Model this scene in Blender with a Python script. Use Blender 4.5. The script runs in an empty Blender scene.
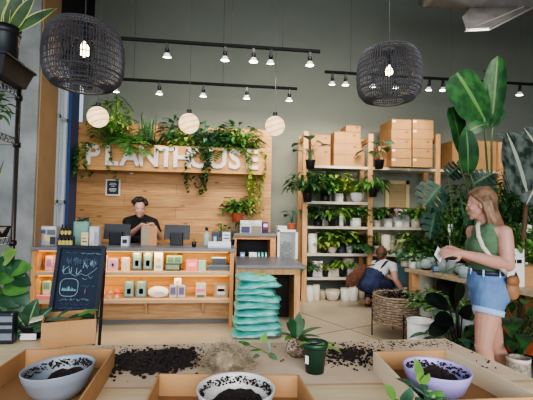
import bpy, math, random
from mathutils import Vector, Matrix, Euler
sc = bpy.context.scene
COL = sc.collection
PI = math.pi
# ---------------------------------------------------------------- camera geometry (metres; x along the back wall, y into depth, z up)
YAW, PITCH, ROLL, FP, CAMH = math.radians(6.6), math.radians(2.15), math.radians(1.03), 400.0, 1.5
_f0 = Vector((math.sin(YAW), math.cos(YAW), 0)); _r = Vector((math.cos(YAW), -math.sin(YAW), 0)); _z = Vector((0, 0, 1))
_f = _f0*math.cos(PITCH) + _z*math.sin(PITCH); _u = _z*math.cos(PITCH) - _f0*math.sin(PITCH)
_cr = _r*math.cos(ROLL) + _u*math.sin(ROLL); _cu = _u*math.cos(ROLL) - _r*math.sin(ROLL)
CAM = Vector((0, 0, CAMH))
def ray(px, py): return _f + _cr*((px-266.5)/FP) + _cu*((200-py)/FP)
def at(px, py, Y):
    d = ray(px, py); return CAM + d*(Y/d.y)
def atz(px, py, z):
    d = ray(px, py); return CAM + d*((z-CAMH)/d.z)
def pxm(Y): return FP/Y          # pixels per metre at depth Y
# ---------------------------------------------------------------- materials
def s2l(c):
    return tuple(((v/255)/12.92 if v/255 <= .04045 else (((v/255)+.055)/1.055)**2.4) for v in c)
MATS = {}
def mat(name, rgb=(128,128,128), rough=.6, metal=0, emit=0, var=0, scale=8, rgb2=None, bump=0, alpha=1, trans=0, bscale=None, coat=0):
    if name in MATS: return MATS[name]
    m = bpy.data.materials.new(name); m.use_nodes = True; nt = m.node_tree; N = nt.nodes; L = nt.links
    b = N['Principled BSDF']; c = s2l(rgb)
    b.inputs['Base Color'].default_value = (*c, 1); b.inputs['Roughness'].default_value = rough; b.inputs['Metallic'].default_value = metal
    if coat: b.inputs['Coat Weight'].default_value = coat
    if emit:
        b.inputs['Emission Color'].default_value = (*c, 1); b.inputs['Emission Strength'].default_value = emit
    if trans: b.inputs['Transmission Weight'].default_value = trans
    if alpha < 1: b.inputs['Alpha'].default_value = alpha
    if var or rgb2 or bump:
        tc = N.new('ShaderNodeTexCoord'); no = N.new('ShaderNodeTexNoise'); no.inputs['Scale'].default_value = scale; no.inputs['Detail'].default_value = 5
        L.new(tc.outputs['Object'], no.inputs['Vector'])
    if var or rgb2:
        r = N.new('ShaderNodeValToRGB'); L.new(no.outputs['Fac'], r.inputs['Fac'])
        c2 = s2l(rgb2) if rgb2 else tuple(min(1, v*(1+var)) for v in c)
        c1 = c if rgb2 else tuple(v*(1-var) for v in c)
        r.color_ramp.elements[0].position = .35; r.color_ramp.elements[1].position = .65
        r.color_ramp.elements[0].color = (*c1, 1); r.color_ramp.elements[1].color = (*c2, 1)
        L.new(r.outputs['Color'], b.inputs['Base Color'])
    if bump:
        bn = no
        if bscale:
            bn = N.new('ShaderNodeTexNoise'); bn.inputs['Scale'].default_value = bscale; L.new(tc.outputs['Object'], bn.inputs['Vector'])
        bp = N.new('ShaderNodeBump'); bp.inputs['Strength'].default_value = bump; bp.inputs['Distance'].default_value = .01
        L.new(bn.outputs['Fac'], bp.inputs['Height']); L.new(bp.outputs['Normal'], b.inputs['Normal'])
    MATS[name] = m; return m
def wood(name, rgb, rgb2, axis='X', plank=0, planklen=1.6, rough=.6, knots=True):
    """pine-like wood: grain stretched along axis; optional horizontal boards of height `plank`"""
    if name in MATS: return MATS[name]
    m = bpy.data.materials.new(name); m.use_nodes = True; nt = m.node_tree; N = nt.nodes; L = nt.links
    b = N['Principled BSDF']; b.inputs['Roughness'].default_value = rough
    tc = N.new('ShaderNodeTexCoord'); mp = N.new('ShaderNodeMapping')
    st = {'X': (1.2, 14, 14), 'Y': (14, 1.2, 14), 'Z': (14, 14, 1.2)}[axis]
    mp.inputs['Scale'].default_value = st; L.new(tc.outputs['Object'], mp.inputs['Vector'])
    no = N.new('ShaderNodeTexNoise'); no.inputs['Scale'].default_value = 2.2; no.inputs['Detail'].default_value = 6; no.inputs['Distortion'].default_value = .6
    L.new(mp.outputs['Vector'], no.inputs['Vector'])
    r = N.new('ShaderNodeValToRGB'); L.new(no.outputs['Fac'], r.inputs['Fac'])
    r.color_ramp.elements[0].position = .3; r.color_ramp.elements[1].position = .72
    r.color_ramp.elements[0].color = (*s2l(rgb2), 1); r.color_ramp.elements[1].color = (*s2l(rgb), 1)
    out = r.outputs['Color']
    def mix(a, bcol, fac, mode='MULTIPLY'):
        x = N.new('ShaderNodeMix'); x.data_type = 'RGBA'; x.blend_type = mode
        L.new(a, x.inputs[6])
        if isinstance(bcol, tuple): x.inputs[7].default_value = bcol
        else: L.new(bcol, x.inputs[7])
        if isinstance(fac, float): x.inputs[0].default_value = fac
        else: L.new(fac, x.inputs[0])
        return x.outputs[2]
    if plank:
        sep = N.new('ShaderNodeSeparateXYZ'); L.new(tc.outputs['Object'], sep.inputs[0]); cb = N.new('ShaderNodeCombineXYZ')
        L.new(sep.outputs['X' if axis != 'Y' else 'Y'], cb.inputs['X']); L.new(sep.outputs['Z' if axis != 'Y' else 'X'], cb.inputs['Y'])
        br = N.new('ShaderNodeTexBrick'); L.new(cb.outputs[0], br.inputs['Vector'])
        br.inputs['Scale'].default_value = 1; br.inputs['Brick Width'].default_value = planklen; br.inputs['Row Height'].default_value = plank
        br.inputs['Mortar Size'].default_value = .0035; br.inputs['Color1'].default_value = (.80, .78, .76, 1); br.inputs['Color2'].default_value = (1, 1, 1, 1)
        br.inputs['Mortar'].default_value = (.38, .3, .24, 1); br.offset = .37
        out = mix(out, br.outputs['Color'], .9)
    if knots:
        mp2 = N.new('ShaderNodeMapping'); s2 = {'X': (2.2, 5, 6), 'Y': (6, 2.2, 5), 'Z': (6, 5, 2.2)}[axis]
        mp2.inputs['Scale'].default_value = s2; L.new(tc.outputs['Object'], mp2.inputs['Vector'])
        vo = N.new('ShaderNodeTexVoronoi'); vo.inputs['Scale'].default_value = 1; L.new(mp2.outputs['Vector'], vo.inputs['Vector'])
        kr = N.new('ShaderNodeValToRGB'); L.new(vo.outputs['Distance'], kr.inputs['Fac'])
        kr.color_ramp.elements[0].position = .05; kr.color_ramp.elements[1].position = .13
        kr.color_ramp.elements[0].color = (.25, .14, .08, 1); kr.color_ramp.elements[1].color = (1, 1, 1, 1)
        out = mix(out, kr.outputs['Color'], .8)
    L.new(out, b.inputs['Base Color']); MATS[name] = m; return m
def leafmat(name, rgb, rgb2, edge=None, rib=None, rough=.45, patt=None):
    """leaf: u across, v along in the UV map; edge = margin colour, rib = midrib colour, patt = blotch colour"""
    if name in MATS: return MATS[name]
    m = bpy.data.materials.new(name); m.use_nodes = True; nt = m.node_tree; N = nt.nodes; L = nt.links
    b = N['Principled BSDF']; b.inputs['Roughness'].default_value = rough
    b.inputs['Subsurface Weight'].default_value = 0
    tc = N.new('ShaderNodeTexCoord'); no = N.new('ShaderNodeTexNoise'); no.inputs['Scale'].default_value = 9; L.new(tc.outputs['Object'], no.inputs['Vector'])
    r = N.new('ShaderNodeValToRGB'); L.new(no.outputs['Fac'], r.inputs['Fac'])
    r.color_ramp.elements[0].position = .38; r.color_ramp.elements[1].position = .62
    r.color_ramp.elements[0].color = (*s2l(rgb), 1); r.color_ramp.elements[1].color = (*s2l(rgb2), 1)
    out = r.outputs['Color']
    sep = N.new('ShaderNodeSeparateXYZ'); L.new(tc.outputs['UV'], sep.inputs[0])
    def layer(out, fac, col):
        x = N.new('ShaderNodeMix'); x.data_type = 'RGBA'; L.new(fac, x.inputs[0]); L.new(out, x.inputs[6]); x.inputs[7].default_value = (*s2l(col), 1)
        return x.outputs[2]
    def math_(op, a, v):
        x = N.new('ShaderNodeMath'); x.operation = op; L.new(a, x.inputs[0]); x.inputs[1].default_value = v; return x.outputs[0]
    d = math_('ABSOLUTE', math_('SUBTRACT', sep.outputs['X'], .5), 0)
    if patt:
        n2 = N.new('ShaderNodeTexNoise'); n2.inputs['Scale'].default_value = 40; L.new(tc.outputs['Object'], n2.inputs['Vector'])
        out = layer(out, math_('GREATER_THAN', n2.outputs['Fac'], .56), patt)
    if edge: out = layer(out, math_('GREATER_THAN', d, .41), edge)
    if rib: out = layer(out, math_('LESS_THAN', d, .045), rib)
    L.new(out, b.inputs['Base Color'])
    tr = N.new('ShaderNodeBsdfTranslucent'); L.new(out, tr.inputs['Color']); ms = N.new('ShaderNodeMixShader'); ms.inputs[0].default_value = .25
    L.new(b.outputs[0], ms.inputs[1]); L.new(tr.outputs[0], ms.inputs[2]); L.new(ms.outputs[0], N['Material Output'].inputs['Surface'])
    MATS[name] = m; return m
# ---------------------------------------------------------------- object helpers
def tag(o, label, cat, group=None):
    o['label'] = label; o['category'] = cat
    if group: o['group'] = group
    return o
def thing(name, label, cat, loc=(0,0,0), rz=0, group=None, rot=None):
    o = bpy.data.objects.new(name, None); COL.objects.link(o); o.empty_display_size = .05
    o.location = loc; o.rotation_euler = rot if rot else (0, 0, rz)
    return tag(o, label, cat, group)
def struct(o): o['kind'] = 'structure'; return o
def dup(root, loc, rz=None, label=None, name=None):
    r = root.copy(); COL.objects.link(r); r.location = loc
    if rz is not None: r.rotation_euler = (0, 0, rz)
    if label: r['label'] = label
    for ch in list(root.children):
        c = ch.copy(); COL.objects.link(c); c.parent = r
        for g in ch.children:
            d = g.copy(); COL.objects.link(d); d.parent = c
    return r
def frame_of(d, up=Vector((0,0,1))):
    d = Vector(d).normalized(); s = d.cross(up)
    if s.length < 1e-4: s = d.cross(Vector((1,0,0)))
    s.normalize(); n = s.cross(d); return d, s, n
class MB:
    def __init__(s): s.v = []; s.f = []; s.uv = []
    def add(s, vs, fs, uvs=None):
        o = len(s.v); s.v += [tuple(v) for v in vs]; s.f += [tuple(i+o for i in f) for f in fs]
        s.uv += uvs if uvs else [(.25, .5)]*len(vs)
        return s
    def box(s, c, size, rz=0, M=None):
        hx, hy, hz = (a/2 for a in size)
        vs = [Vector((x*hx, y*hy, z*hz)) for z in (-1,1) for y in (-1,1) for x in (-1,1)]
        R = M if M is not None else Matrix.Rotation(rz, 3, 'Z'); c = Vector(c)
        vs = [R @ v + c for v in vs]
        return s.add(vs, [(0,2,3,1),(4,5,7,6),(0,1,5,4),(2,6,7,3),(0,4,6,2),(1,3,7,5)])
    def bx(s, x0, x1, y0, y1, z0, z1): return s.box(((x0+x1)/2,(y0+y1)/2,(z0+z1)/2), (x1-x0,y1-y0,z1-z0))
    def bar(s, p, q, w, h=None):
        p, q = Vector(p), Vector(q); d, sd, n = frame_of(q-p); h = h or w
        M = Matrix((sd, d, n)).transposed(); return s.box((p+q)/2, (w, (q-p).length, h), M=M)
    def tube(s, pts, r, n=6, cap=True):
        pts = [Vector(p) for p in pts]; rs = r if isinstance(r, (list, tuple)) else [r]*len(pts); vs = []; fs = []
        for i, p in enumerate(pts):
            d = (pts[min(i+1, len(pts)-1)] - pts[max(i-1, 0)])
            d, sd, nn = frame_of(d)
            if i and sd.dot(prev) < 0: sd = -sd; nn = -nn
            prev = sd
            for k in range(n):
                a = 2*PI*k/n; vs.append(p + (sd*math.cos(a) + nn*math.sin(a))*rs[i])
        for i in range(len(pts)-1):
            for k in range(n):
                fs.append((i*n+k, i*n+(k+1)%n, (i+1)*n+(k+1)%n, (i+1)*n+k))
        if cap: fs.append(tuple(range(n))[::-1]); fs.append(tuple((len(pts)-1)*n+k for k in range(n)))
        return s.add(vs, fs)
    def lathe(s, prof, c=(0,0,0), n=24, M=None):
        """prof: (r, z) from bottom up; r=0 closes"""
        c = Vector(c); vs = []; fs = []; idx = []
        for r, z in prof:
            if r <= 1e-6:
                idx.append([len(vs)]*n); vs.append(Vector((0,0,z)))
            else:
                idx.append(list(range(len(vs), len(vs)+n)))
                vs += [Vector((r*math.cos(2*PI*k/n), r*math.sin(2*PI*k/n), z)) for k in range(n)]
        for i in range(len(prof)-1):
            for k in range(n):
                q = (idx[i][k], idx[i][(k+1)%n], idx[i+1][(k+1)%n], idx[i+1][k]); t = []
                for a in q:
                    if a not in t: t.append(a)
                if len(t) > 2: fs.append(tuple(t))
        if M is not None: vs = [M @ v for v in vs]
        return s.add([v+c for v in vs], fs)
    def ell(s, c, r, M=None, nu=16, nv=10):
        if isinstance(r, (int, float)): r = (r, r, r)
        prof = [(math.sin(PI*i/nv), -math.cos(PI*i/nv)) for i in range(nv+1)]; prof[0] = (0,-1); prof[-1] = (0,1)
        S = Matrix.Diagonal(r); MM = (M if M is not None else Matrix.Identity(3)) @ S
        return s.lathe(prof, c, nu, MM)
    def cone(s, p, r1, q, r2, n=14):
        """closed rounded cone for remeshed bodies"""
        p, q = Vector(p), Vector(q); s.ell(p, r1, nu=n, nv=8); s.ell(q, r2, nu=n, nv=8)
        if (q-p).length > 1e-4: s.tube([p, q], [r1, r2], n)
        return s
    def quad(s, a, b, c, d): return s.add([a,b,c,d], [(0,1,2,3)], [(0,0),(1,0),(1,1),(0,1)])
    def leaf(s, base, d, up, L, W, bend=.3, fold=.15, shape='ovate', nv=6, curl=0):
        d, sd, n = frame_of(d, Vector(up)); base = Vector(base); vs = []; uv = []; fs = []
        p = base.copy(); step = L/nv; ang = 0
        for i in range(nv+1):
            t = i/nv
            if shape == 'ovate': w = math.sin(PI*min(1, t**.8))**.8
            elif shape == 'heart': w = max(0, (1-t))**.55*(1.0 if t > .08 else .55+t*5)*1.0
            elif shape == 'blade': w = min(1, .35+t*2.2)*(1-max(0, (t-.55)/.45)**1.6)
            elif shape == 'wide': w = min(1, t*2.6+.1)**.7*(1-.55*max(0, (t-.82)/.18)**2) + .05*math.sin(t*31)*t
            elif shape == 'paddle': w = math.sin(PI*t**.9)**.45 if 0 < t < 1 else 0
            else: w = math.sin(PI*t)
            w *= W/2
            if i == 0 and shape in ('ovate','paddle'): w = W*.03
            if i == nv and shape != 'wide': w = 0.002*W
            nn = n*math.cos(ang) + d*math.sin(ang)
            off = nn*abs(w)*fold*2
            for k, uu in ((-1, 0), (0, .5), (1, 1)):
                vs.append(p + sd*(k*w) + (off if k else Vector((0,0,0)))); uv.append((uu, t))
            dd = d*math.cos(ang) - n*math.sin(ang); p = p + dd*step; ang += bend/nv + curl*t/nv
        for i in range(nv):
            a = i*3; fs += [(a, a+1, a+4, a+3), (a+1, a+2, a+5, a+4)]
        return s.add(vs, fs, uv)
    def build(s, name, m, parent=None, smooth=False, bevel=0, world=False, seg=2):
        me = bpy.data.meshes.new(name); me.from_pydata(s.v, [], s.f); 
        ul = me.uv_layers.new(name='UVMap'); li = [0]*len(me.loops); me.loops.foreach_get('vertex_index', li)
        fl = []
        for i in li: fl += s.uv[i]
        ul.data.foreach_set('uv', fl)
        if m: me.materials.append(m)
        if smooth: me.polygons.foreach_set('use_smooth', [True]*len(me.polygons))
        o = bpy.data.objects.new(name, me); COL.objects.link(o)
        if parent:
            o.parent = parent
            if world:
                M = Matrix.LocRotScale(parent.location, parent.rotation_euler, parent.scale).inverted(); me.transform(M)
        elif world != 'raw' and s.v:
            # origin at base centre
            xs = [v[0] for v in s.v]; ys = [v[1] for v in s.v]; zs = [v[2] for v in s.v]
            c = Vector(((min(xs)+max(xs))/2, (min(ys)+max(ys))/2, min(zs))); me.transform(Matrix.Translation(-c)); o.location = c
        if bevel:
            b = o.modifiers.new('bevel', 'BEVEL'); b.width = bevel; b.segments = seg; b.limit_method = 'ANGLE'; b.angle_limit = .7
        return o
    def blob(s, name, m, parent, voxel=.008, smooth=4, world=True):
        o = s.build(name, m, parent, True, world=world)
        r = o.modifiers.new('remesh', 'REMESH'); r.mode = 'VOXEL'; r.voxel_size = voxel; r.use_smooth_shade = True
        if smooth: q = o.modifiers.new('smooth', 'SMOOTH'); q.iterations = smooth; q.factor = .5
        return o
def text_obj(body, name, m, size, loc, rot, parent=None, extrude=.002, bold=0, align='CENTER', world=True, spacing=1):
    cu = bpy.data.curves.new(name, 'FONT'); cu.body = body; cu.size = size; cu.extrude = extrude; cu.offset = bold; cu.align_x = align; cu.resolution_u = 3; cu.space_character = spacing
    tmp = bpy.data.objects.new('tmp', cu); COL.objects.link(tmp); dg = bpy.context.evaluated_depsgraph_get(); dg.update()
    me = bpy.data.meshes.new_from_object(tmp.evaluated_get(dg)); bpy.data.objects.remove(tmp)
    me.name = name; me.materials.clear(); me.materials.append(m)
    me.transform(Matrix.Translation(loc) @ Euler(rot).to_matrix().to_4x4())
    o = bpy.data.objects.new(name, me); COL.objects.link(o)
    if parent:
        o.parent = parent
        if world: me.transform(Matrix.LocRotScale(parent.location, parent.rotation_euler, parent.scale).inverted())
    return o
# ---------------------------------------------------------------- shared materials
PINE = wood('pine_planks', (212,166,110), (174,126,76), 'X', plank=.20, planklen=2.3)
PINEX = wood('pine_x', (220,178,132), (190,144,98), 'X', knots=False)
PINEZ = wood('pine_z', (214,160,106), (178,124,78), 'Z', knots=False)
PINEY = wood('pine_y', (222,178,130), (196,148,100), 'Y', knots=False)
GREYTOP = mat('grey_laminate', (112,112,118), .35, var=.1, scale=20)
WHITE = mat('white_paint', (226,224,218), .5)
WPOT = mat('white_ceramic', (224,222,214), .35, var=.05, scale=10)
CPOT = mat('cream_ceramic', (214,204,182), .5, var=.08, scale=12)
BPOT = mat('black_plastic', (26,27,30), .45)
BLACK = mat('black_metal', (18,18,20), .4)
TERRA = mat('terracotta', (196,98,62), .8, var=.12, scale=14)
SOIL = mat('potting_soil', (34,24,20), .95, var=.5, scale=60, bump=.8)
KRAFT = mat('kraft_card', (174,132,88), .8, var=.06, scale=6)
KRAFTD = mat('kraft_inside', (142,104,68), .85, var=.06, scale=6)
TAPE = mat('packing_label', (236,226,208), .5)
L_DARK = leafmat('leaf_dark', (34,66,36), (58,104,52))
L_MID = leafmat('leaf_mid', (54,102,48), (98,148,70))
L_LIGHT = leafmat('leaf_light', (92,134,60), (142,176,88))
L_YEL = leafmat('leaf_yellow', (118,142,58), (176,190,96))
L_BLUE = leafmat('leaf_bluegreen', (46,86,66), (92,132,104))
L_SNAKE = leafmat('leaf_snake', (36,60,32), (58,84,44), edge=(196,200,96))
L_VAR = leafmat('leaf_variegated', (74,118,66), (108,150,88), patt=(196,206,168))
L_RUB = leafmat('leaf_rubber', (22,30,26), (34,46,36), rough=.3)
L_BIG = leafmat('leaf_paradise', (24,66,34), (46,96,48), rib=(90,128,74), rough=.45)
L_SILV = leafmat('leaf_silvery', (40,52,46), (104,114,108), rib=(170,176,160), rough=.3)
L_STRIPE = leafmat('leaf_striped', (40,74,50), (70,106,74), rib=(130,156,116))
L_RED = leafmat('leaf_red', (170,30,36), (206,60,60))
L_ORNG = leafmat('leaf_rust', (150,78,50), (186,116,70))
STEM = mat('stem_green', (72,104,48), .6)
BARK = mat('stem_brown', (92,66,44), .8)
# ---------------------------------------------------------------- plants
def leafcl(kind, rnd, mb, c, R, Hh, n, L, W, droop=.5):
    """leaf cluster rooted at c: kinds bush, fern, snake, grass, trail, zz, rosette, big"""
    c = Vector(c)
    if kind == 'bush':
        for i in range(n):
            a = rnd.uniform(0, 2*PI); e = rnd.uniform(0, 1); rr = R*math.sqrt(rnd.uniform(.05, 1)); hh = Hh*(1-.45*(rr/R)**2)*rnd.uniform(.35, 1)
            tip = c + Vector((math.cos(a)*rr, math.sin(a)*rr, hh))
            mid = c + Vector((math.cos(a)*rr*.35, math.sin(a)*rr*.35, hh*.65))
            mb.tube([c, mid, tip], .0025+L*.012, 3, False)
            d = Vector((math.cos(a), math.sin(a), rnd.uniform(-droop, .5))); d += Vector((rnd.uniform(-.5,.5), rnd.uniform(-.5,.5), 0))
            mb.leaf(tip, d, (0,0,1), L*rnd.uniform(.7, 1.2), W*rnd.uniform(.7, 1.2), bend=rnd.uniform(.3, 1.1), fold=rnd.uniform(.05, .25), shape='ovate', nv=5)
    elif kind == 'fern':
        for i in range(n):
            a = 2*PI*i/n + rnd.uniform(-.3, .3); el = rnd.uniform(.5, 1.3); P = c.copy(); d = Vector((math.cos(a)*math.cos(el), math.sin(a)*math.cos(el), math.sin(el)))
            ln = max(R, Hh)*rnd.uniform(.8, 1.25); ns = 11; pts = [P.copy()]
            for k in range(ns):
                P = P + d*(ln/ns); d = (d + Vector((0,0,-1))*(.10+.14*droop)).normalized(); pts.append(P.copy())
                dd, sd, nn = frame_of(d)
                w = L*math.sin(PI*(k+1.2)/(ns+1.8))
                for s_ in (-1, 1): mb.leaf(P, sd*s_ + d*.5, nn, w, W, bend=.4, fold=.05, shape='ovate', nv=3)
            mb.tube(pts, .002, 3, False)
    elif kind == 'snake':
        for i in range(n):
            a = rnd.uniform(0, 2*PI); rr = R*.35*rnd.uniform(0, 1); lean = rnd.uniform(.05, .38)*droop*1.6
            b = c + Vector((math.cos(a)*rr, math.sin(a)*rr, 0))
            mb.leaf(b, Vector((math.cos(a)*lean, math.sin(a)*lean, 1)), Vector((math.cos(a+rnd.uniform(-1,1)), math.sin(a), .1)), Hh*rnd.uniform(.65, 1.1), W, bend=rnd.uniform(-.2, .35), fold=.2, shape='blade', nv=8)
    elif kind == 'grass':
        for i in range(n):
            a = rnd.uniform(0, 2*PI); el = rnd.uniform(.5, 1.35)
            mb.leaf(c, Vector((math.cos(a)*math.cos(el), math.sin(a)*math.cos(el), math.sin(el))), (0,0,1), max(R, Hh)*rnd.uniform(.8, 1.4), W, bend=rnd.uniform(1.0, 2.4)*droop*2, fold=.25, shape='blade', nv=8)
    elif kind == 'trail':
        for i in range(n):
            a = rnd.uniform(0, 2*PI); P = c + Vector((0,0,0)); pts = [P.copy()]; d = Vector((math.cos(a), math.sin(a), .9)).normalized(); ln = Hh*rnd.uniform(.5, 1.1); ns = max(4, int(ln/(L*.55)))
            for k in range(ns):
                d = (d + Vector((0,0,-1))*(.42 if (P-c).to_2d().length > R*.5 else .12) + Vector((rnd.uniform(-.15,.15), rnd.uniform(-.15,.15), 0))).normalized()
                P = P + d*(L*.55)
                if (P-c).to_2d().length > R: P.x = c.x + (P.x-c.x)*.93; P.y = c.y + (P.y-c.y)*.93
                pts.append(P.copy()); b = rnd.uniform(0, 2*PI)
                mb.leaf(P, Vector((math.cos(b), math.sin(b), -.5)), (0,0,1), L*rnd.uniform(.7,1.1), W*rnd.uniform(.7,1.1), bend=.5, fold=.12, shape='heart', nv=4)
            mb.tube(pts, .0022, 3, False)
    elif kind == 'zz':
        for i in range(n):
            a = 2*PI*i/n + rnd.uniform(-.3,.3); el = rnd.uniform(.75, 1.4); d = Vector((math.cos(a)*math.cos(el), math.sin(a)*math.cos(el), math.sin(el))); P = c.copy(); pts = [P.copy()]
            ns = 8; ln = Hh*rnd.uniform(.8, 1.15)
            for k in range(ns):
                P = P + d*(ln/ns); d = (d+Vector((0,0,-.07*droop*2))).normalized(); pts.append(P.copy()); dd, sd, nn = frame_of(d)
                if k > 0:
                    for s_ in (-1, 1): mb.leaf(P, sd*s_ + d*.7, nn, L, W, bend=.3, fold=.1, nv=4)
            mb.tube(pts, .004, 4, False)
    elif kind == 'rosette':
        for i in range(n):
            a = i*2.4; el = .25 + 1.1*i/n
            mb.leaf(c, Vector((math.cos(a)*math.cos(el), math.sin(a)*math.cos(el), math.sin(el))), (0,0,1), L*rnd.uniform(.8,1.15), W, bend=.8*droop, fold=.2, shape='blade' if W < L*.35 else 'ovate', nv=6)
    elif kind == 'big':
        for i in range(n):
            a = 2*PI*i/n + rnd.uniform(-.5,.5); hh = Hh*rnd.uniform(.45, 1); rr = R*rnd.uniform(.25, .8)
            tip = c + Vector((math.cos(a)*rr, math.sin(a)*rr, hh)); mid = c + Vector((math.cos(a)*rr*.25, math.sin(a)*rr*.25, hh*.6))
            mb.tube([c, mid, tip], [.008,.006,.004], 4, False)
            mb.leaf(tip, Vector((math.cos(a), math.sin(a), rnd.uniform(-.4,.5))), (0,0,1), L*rnd.uniform(.75,1.2), W*rnd.uniform(.8,1.15), bend=rnd.uniform(.3,.9), fold=.14, shape='ovate', nv=7)
def pot_prof(style, r, h):
    t = max(.004, r*.06)
    if style == 'nursery': o = [(0,0),(r*.74,0),(r*.92,h*.84),(r*.93,h*.85),(r,h*.86),(r,h)]
    elif style == 'cyl': o = [(0,0),(r*.9,0),(r*.96,h*.05),(r,h)]
    elif style == 'bowl': o = [(0,0),(r*.5,0),(r*.78,h*.25),(r*.95,h*.65),(r,h)]
    elif style == 'belly': o = [(0,0),(r*.7,0),(r*.98,h*.3),(r*1.05,h*.55),(r*.92,h*.88),(r*.88,h)]
    else: o = [(0,0),(r*.68,0),(r*.95,h*.78),(r*1.02,h*.79),(r*1.04,h)]
    rt, zt = o[-1]
    return o + [(rt-t, zt), (rt-t*1.3, h*.82), (rt-t*1.6, h*.8), (0, h*.8)]
def plant(name, label, cat, base, pot, fol, group=None, seed=0, soil=True, rz=0, ymax=None, ymin=None, zmax=None):
    """pot=(style,r,h,material) or None; fol=(kind,leafmat,R,H,n,L,W,droop)"""
    rnd = random.Random(seed or hash(label) % 99991 if seed else sum(map(ord, label)))
    t = thing(name, label, cat, base, rz, group); top = 0
    if pot:
        st, r, h, pm = pot; pr = pot_prof(st, r, h)
        MB().lathe(pr[:-1] + [(r*.86, h*.8)] if soil else pr, n=22).build('pot', pm, t, True)
        top = h*.8
        if soil:
            MB().lathe([(r*.9, h*.78), (r*.5, h*.83), (0, h*.84)], n=16).build('soil', SOIL, t, True)
    k, lm, R, Hh, n, L, W, dr = fol
    mb = MB(); leafcl(k, rnd, mb, (0,0,top), R, Hh, n, L, W, dr)
    ylim = (ymax if ymax is not None else 7.6) - base[1]; hz_ = zmax - base[2] if zmax else 99; Y0 = (ymin - base[1]) if ymin else -99
    def soft(v, lo, hi, m=.12):     # leaves meeting a wall or the shelf above bend away from it
        if v > hi-m: v = hi - m*math.exp(-(v-hi+m)/m)
        if v < lo+m: v = lo + m*math.exp((v-lo-m)/m)
        return v
    mb.v = [(x, soft(y, Y0, ylim), soft(z, -99, hz_, .06)) for x, y, z in mb.v]
    mb.build('foliage', lm, t, True)
    return t
# ================================================================ SETTING
FLOORM = mat('concrete_floor', (206,190,164), .45, rgb2=(184,168,144), scale=1.3, bump=.05)
SAGE = mat('sage_paint', (136,140,128), .85, var=.03, scale=2)
DARKC = mat('dark_ceiling', (60,60,60), .9)
CONC = mat('grey_concrete', (112,114,112), .85, rgb2=(146,150,150), scale=2.5, bump=.4, bscale=14)
TANC = mat('tan_board', (158,130,100), .8, var=.07, scale=3)
NAVY = mat('navy_frame', (52,78,128), .4)
struct(MB().bx(-4.5, 8, -3, 7.9, -.1, 0).build('floor', FLOORM))
jm = mat('floor_joint', (120,106,88), .9)
mb = MB()
mb.bar((1.25,5.0,.001), (3.2,5.9,.001), .012, .002); mb.bar((1.0,6.7,.001), (2.75,3.2,.001), .012, .002); mb.bar((-3,4.4,.001), (1.3,4.4,.001), .012, .002)
struct(mb.build('trim_1', jm, world='raw'))
struct(MB().bx(-2.55, 8, 7.65, 7.8, 0, 6.2).build('wall_back', SAGE))
struct(MB().bx(7.2, 7.35, -3, 7.65, 0, 6.2).build('wall_right', SAGE))
struct(MB().bx(-4.5, 8, -3, 7.8, 6.2, 6.35).build('ceiling', DARKC))
struct(MB().bx(-2.38, .88, 6.95, 7.1, 0, 3.0).build('wall_wood', PINE))
# left storefront beside the column
mb = MB().bx(-2.52, -2.40, 6.0, 7.65, 3.75, 6.2).bx(-2.52, -2.40, 6.0, 6.62, 0, .9)
struct(mb.build('wall_left', mat('black_wall', (22,22,26), .6), world='raw'))
w = struct(MB().bx(-2.47, -2.45, 6.06, 6.52, .95, 3.7).build('window_1', mat('window_glass', (225,238,245), .05, alpha=.18)))
wf = MB()
for z in (.9, 1.62, 2.9, 3.7): wf.bx(-2.49, -2.41, 6.0, 6.58, z, z+.05)
for y in (6.0, 6.24, 6.52): wf.bx(-2.49, -2.41, y, y+.06, .9, 3.75)
fr = wf.build('window_frame', mat('white_frame', (206,216,226), .5), world='raw'); fr.parent = w; fr.matrix_parent_inverse = Matrix.Translation(-w.location)
struct(MB().bx(-2.52, -2.37, 6.6, 6.94, 0, 3.75).build('trim_2', NAVY))
mb = MB().bx(-3.1, -2.36, 5.41, 5.99, 0, 6.2)
struct(mb.build('trim_3', CONC, bevel=.015))
struct(MB().bx(-2.359, -2.345, 5.45, 6.0, 0, 6.2).build('trim_4', TANC))
# ================================================================ CHECKOUT COUNTER
LEDM = mat('warm_led', (255,196,100), .5, emit=1.3)
ct = thing('display_counter', 'long pine checkout counter with two lit open shelves and grey top', 'counter', (-1.08,5.75,0))
OAK = wood('counter_pine', (228,176,104), (204,146,76), 'X', plank=.16, planklen=1.9)
WEDGE = wood('shelf_pine', (206,176,142), (176,142,108), 'X', knots=False)
MB().bx(-2.36, .22, 5.36, 6.18, 1.0, 1.045).build('countertop', GREYTOP, ct, bevel=.006, world=True)
for z, n in ((.72, 0), (.36, 1)): MB().bx(-2.31, .15, 5.38, 5.80, z-.035, z+.01).build('shelf', WEDGE, ct, bevel=.004, world=True)
MB().bx(-2.31, .15, 5.80, 5.83, .1, 1.0).build('back_panel', OAK, ct, world=True)
for x in (-2.35, .15): MB().bx(x, x+.05, 5.38, 6.15, .0, 1.0).build('side_panel', PINEZ, ct, bevel=.003, world=True)
MB().bx(-2.31, .15, 5.62, 5.66, .06, .325).build('base_panel', wood('base_pine', (204,164,118), (170,126,84), 'X'), ct, world=True)
MB().bx(-2.31, .15, 5.66, 5.72, 0, .07).build('toe_kick', mat('toe_grey', (120,118,114), .6), ct, world=True)
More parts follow.
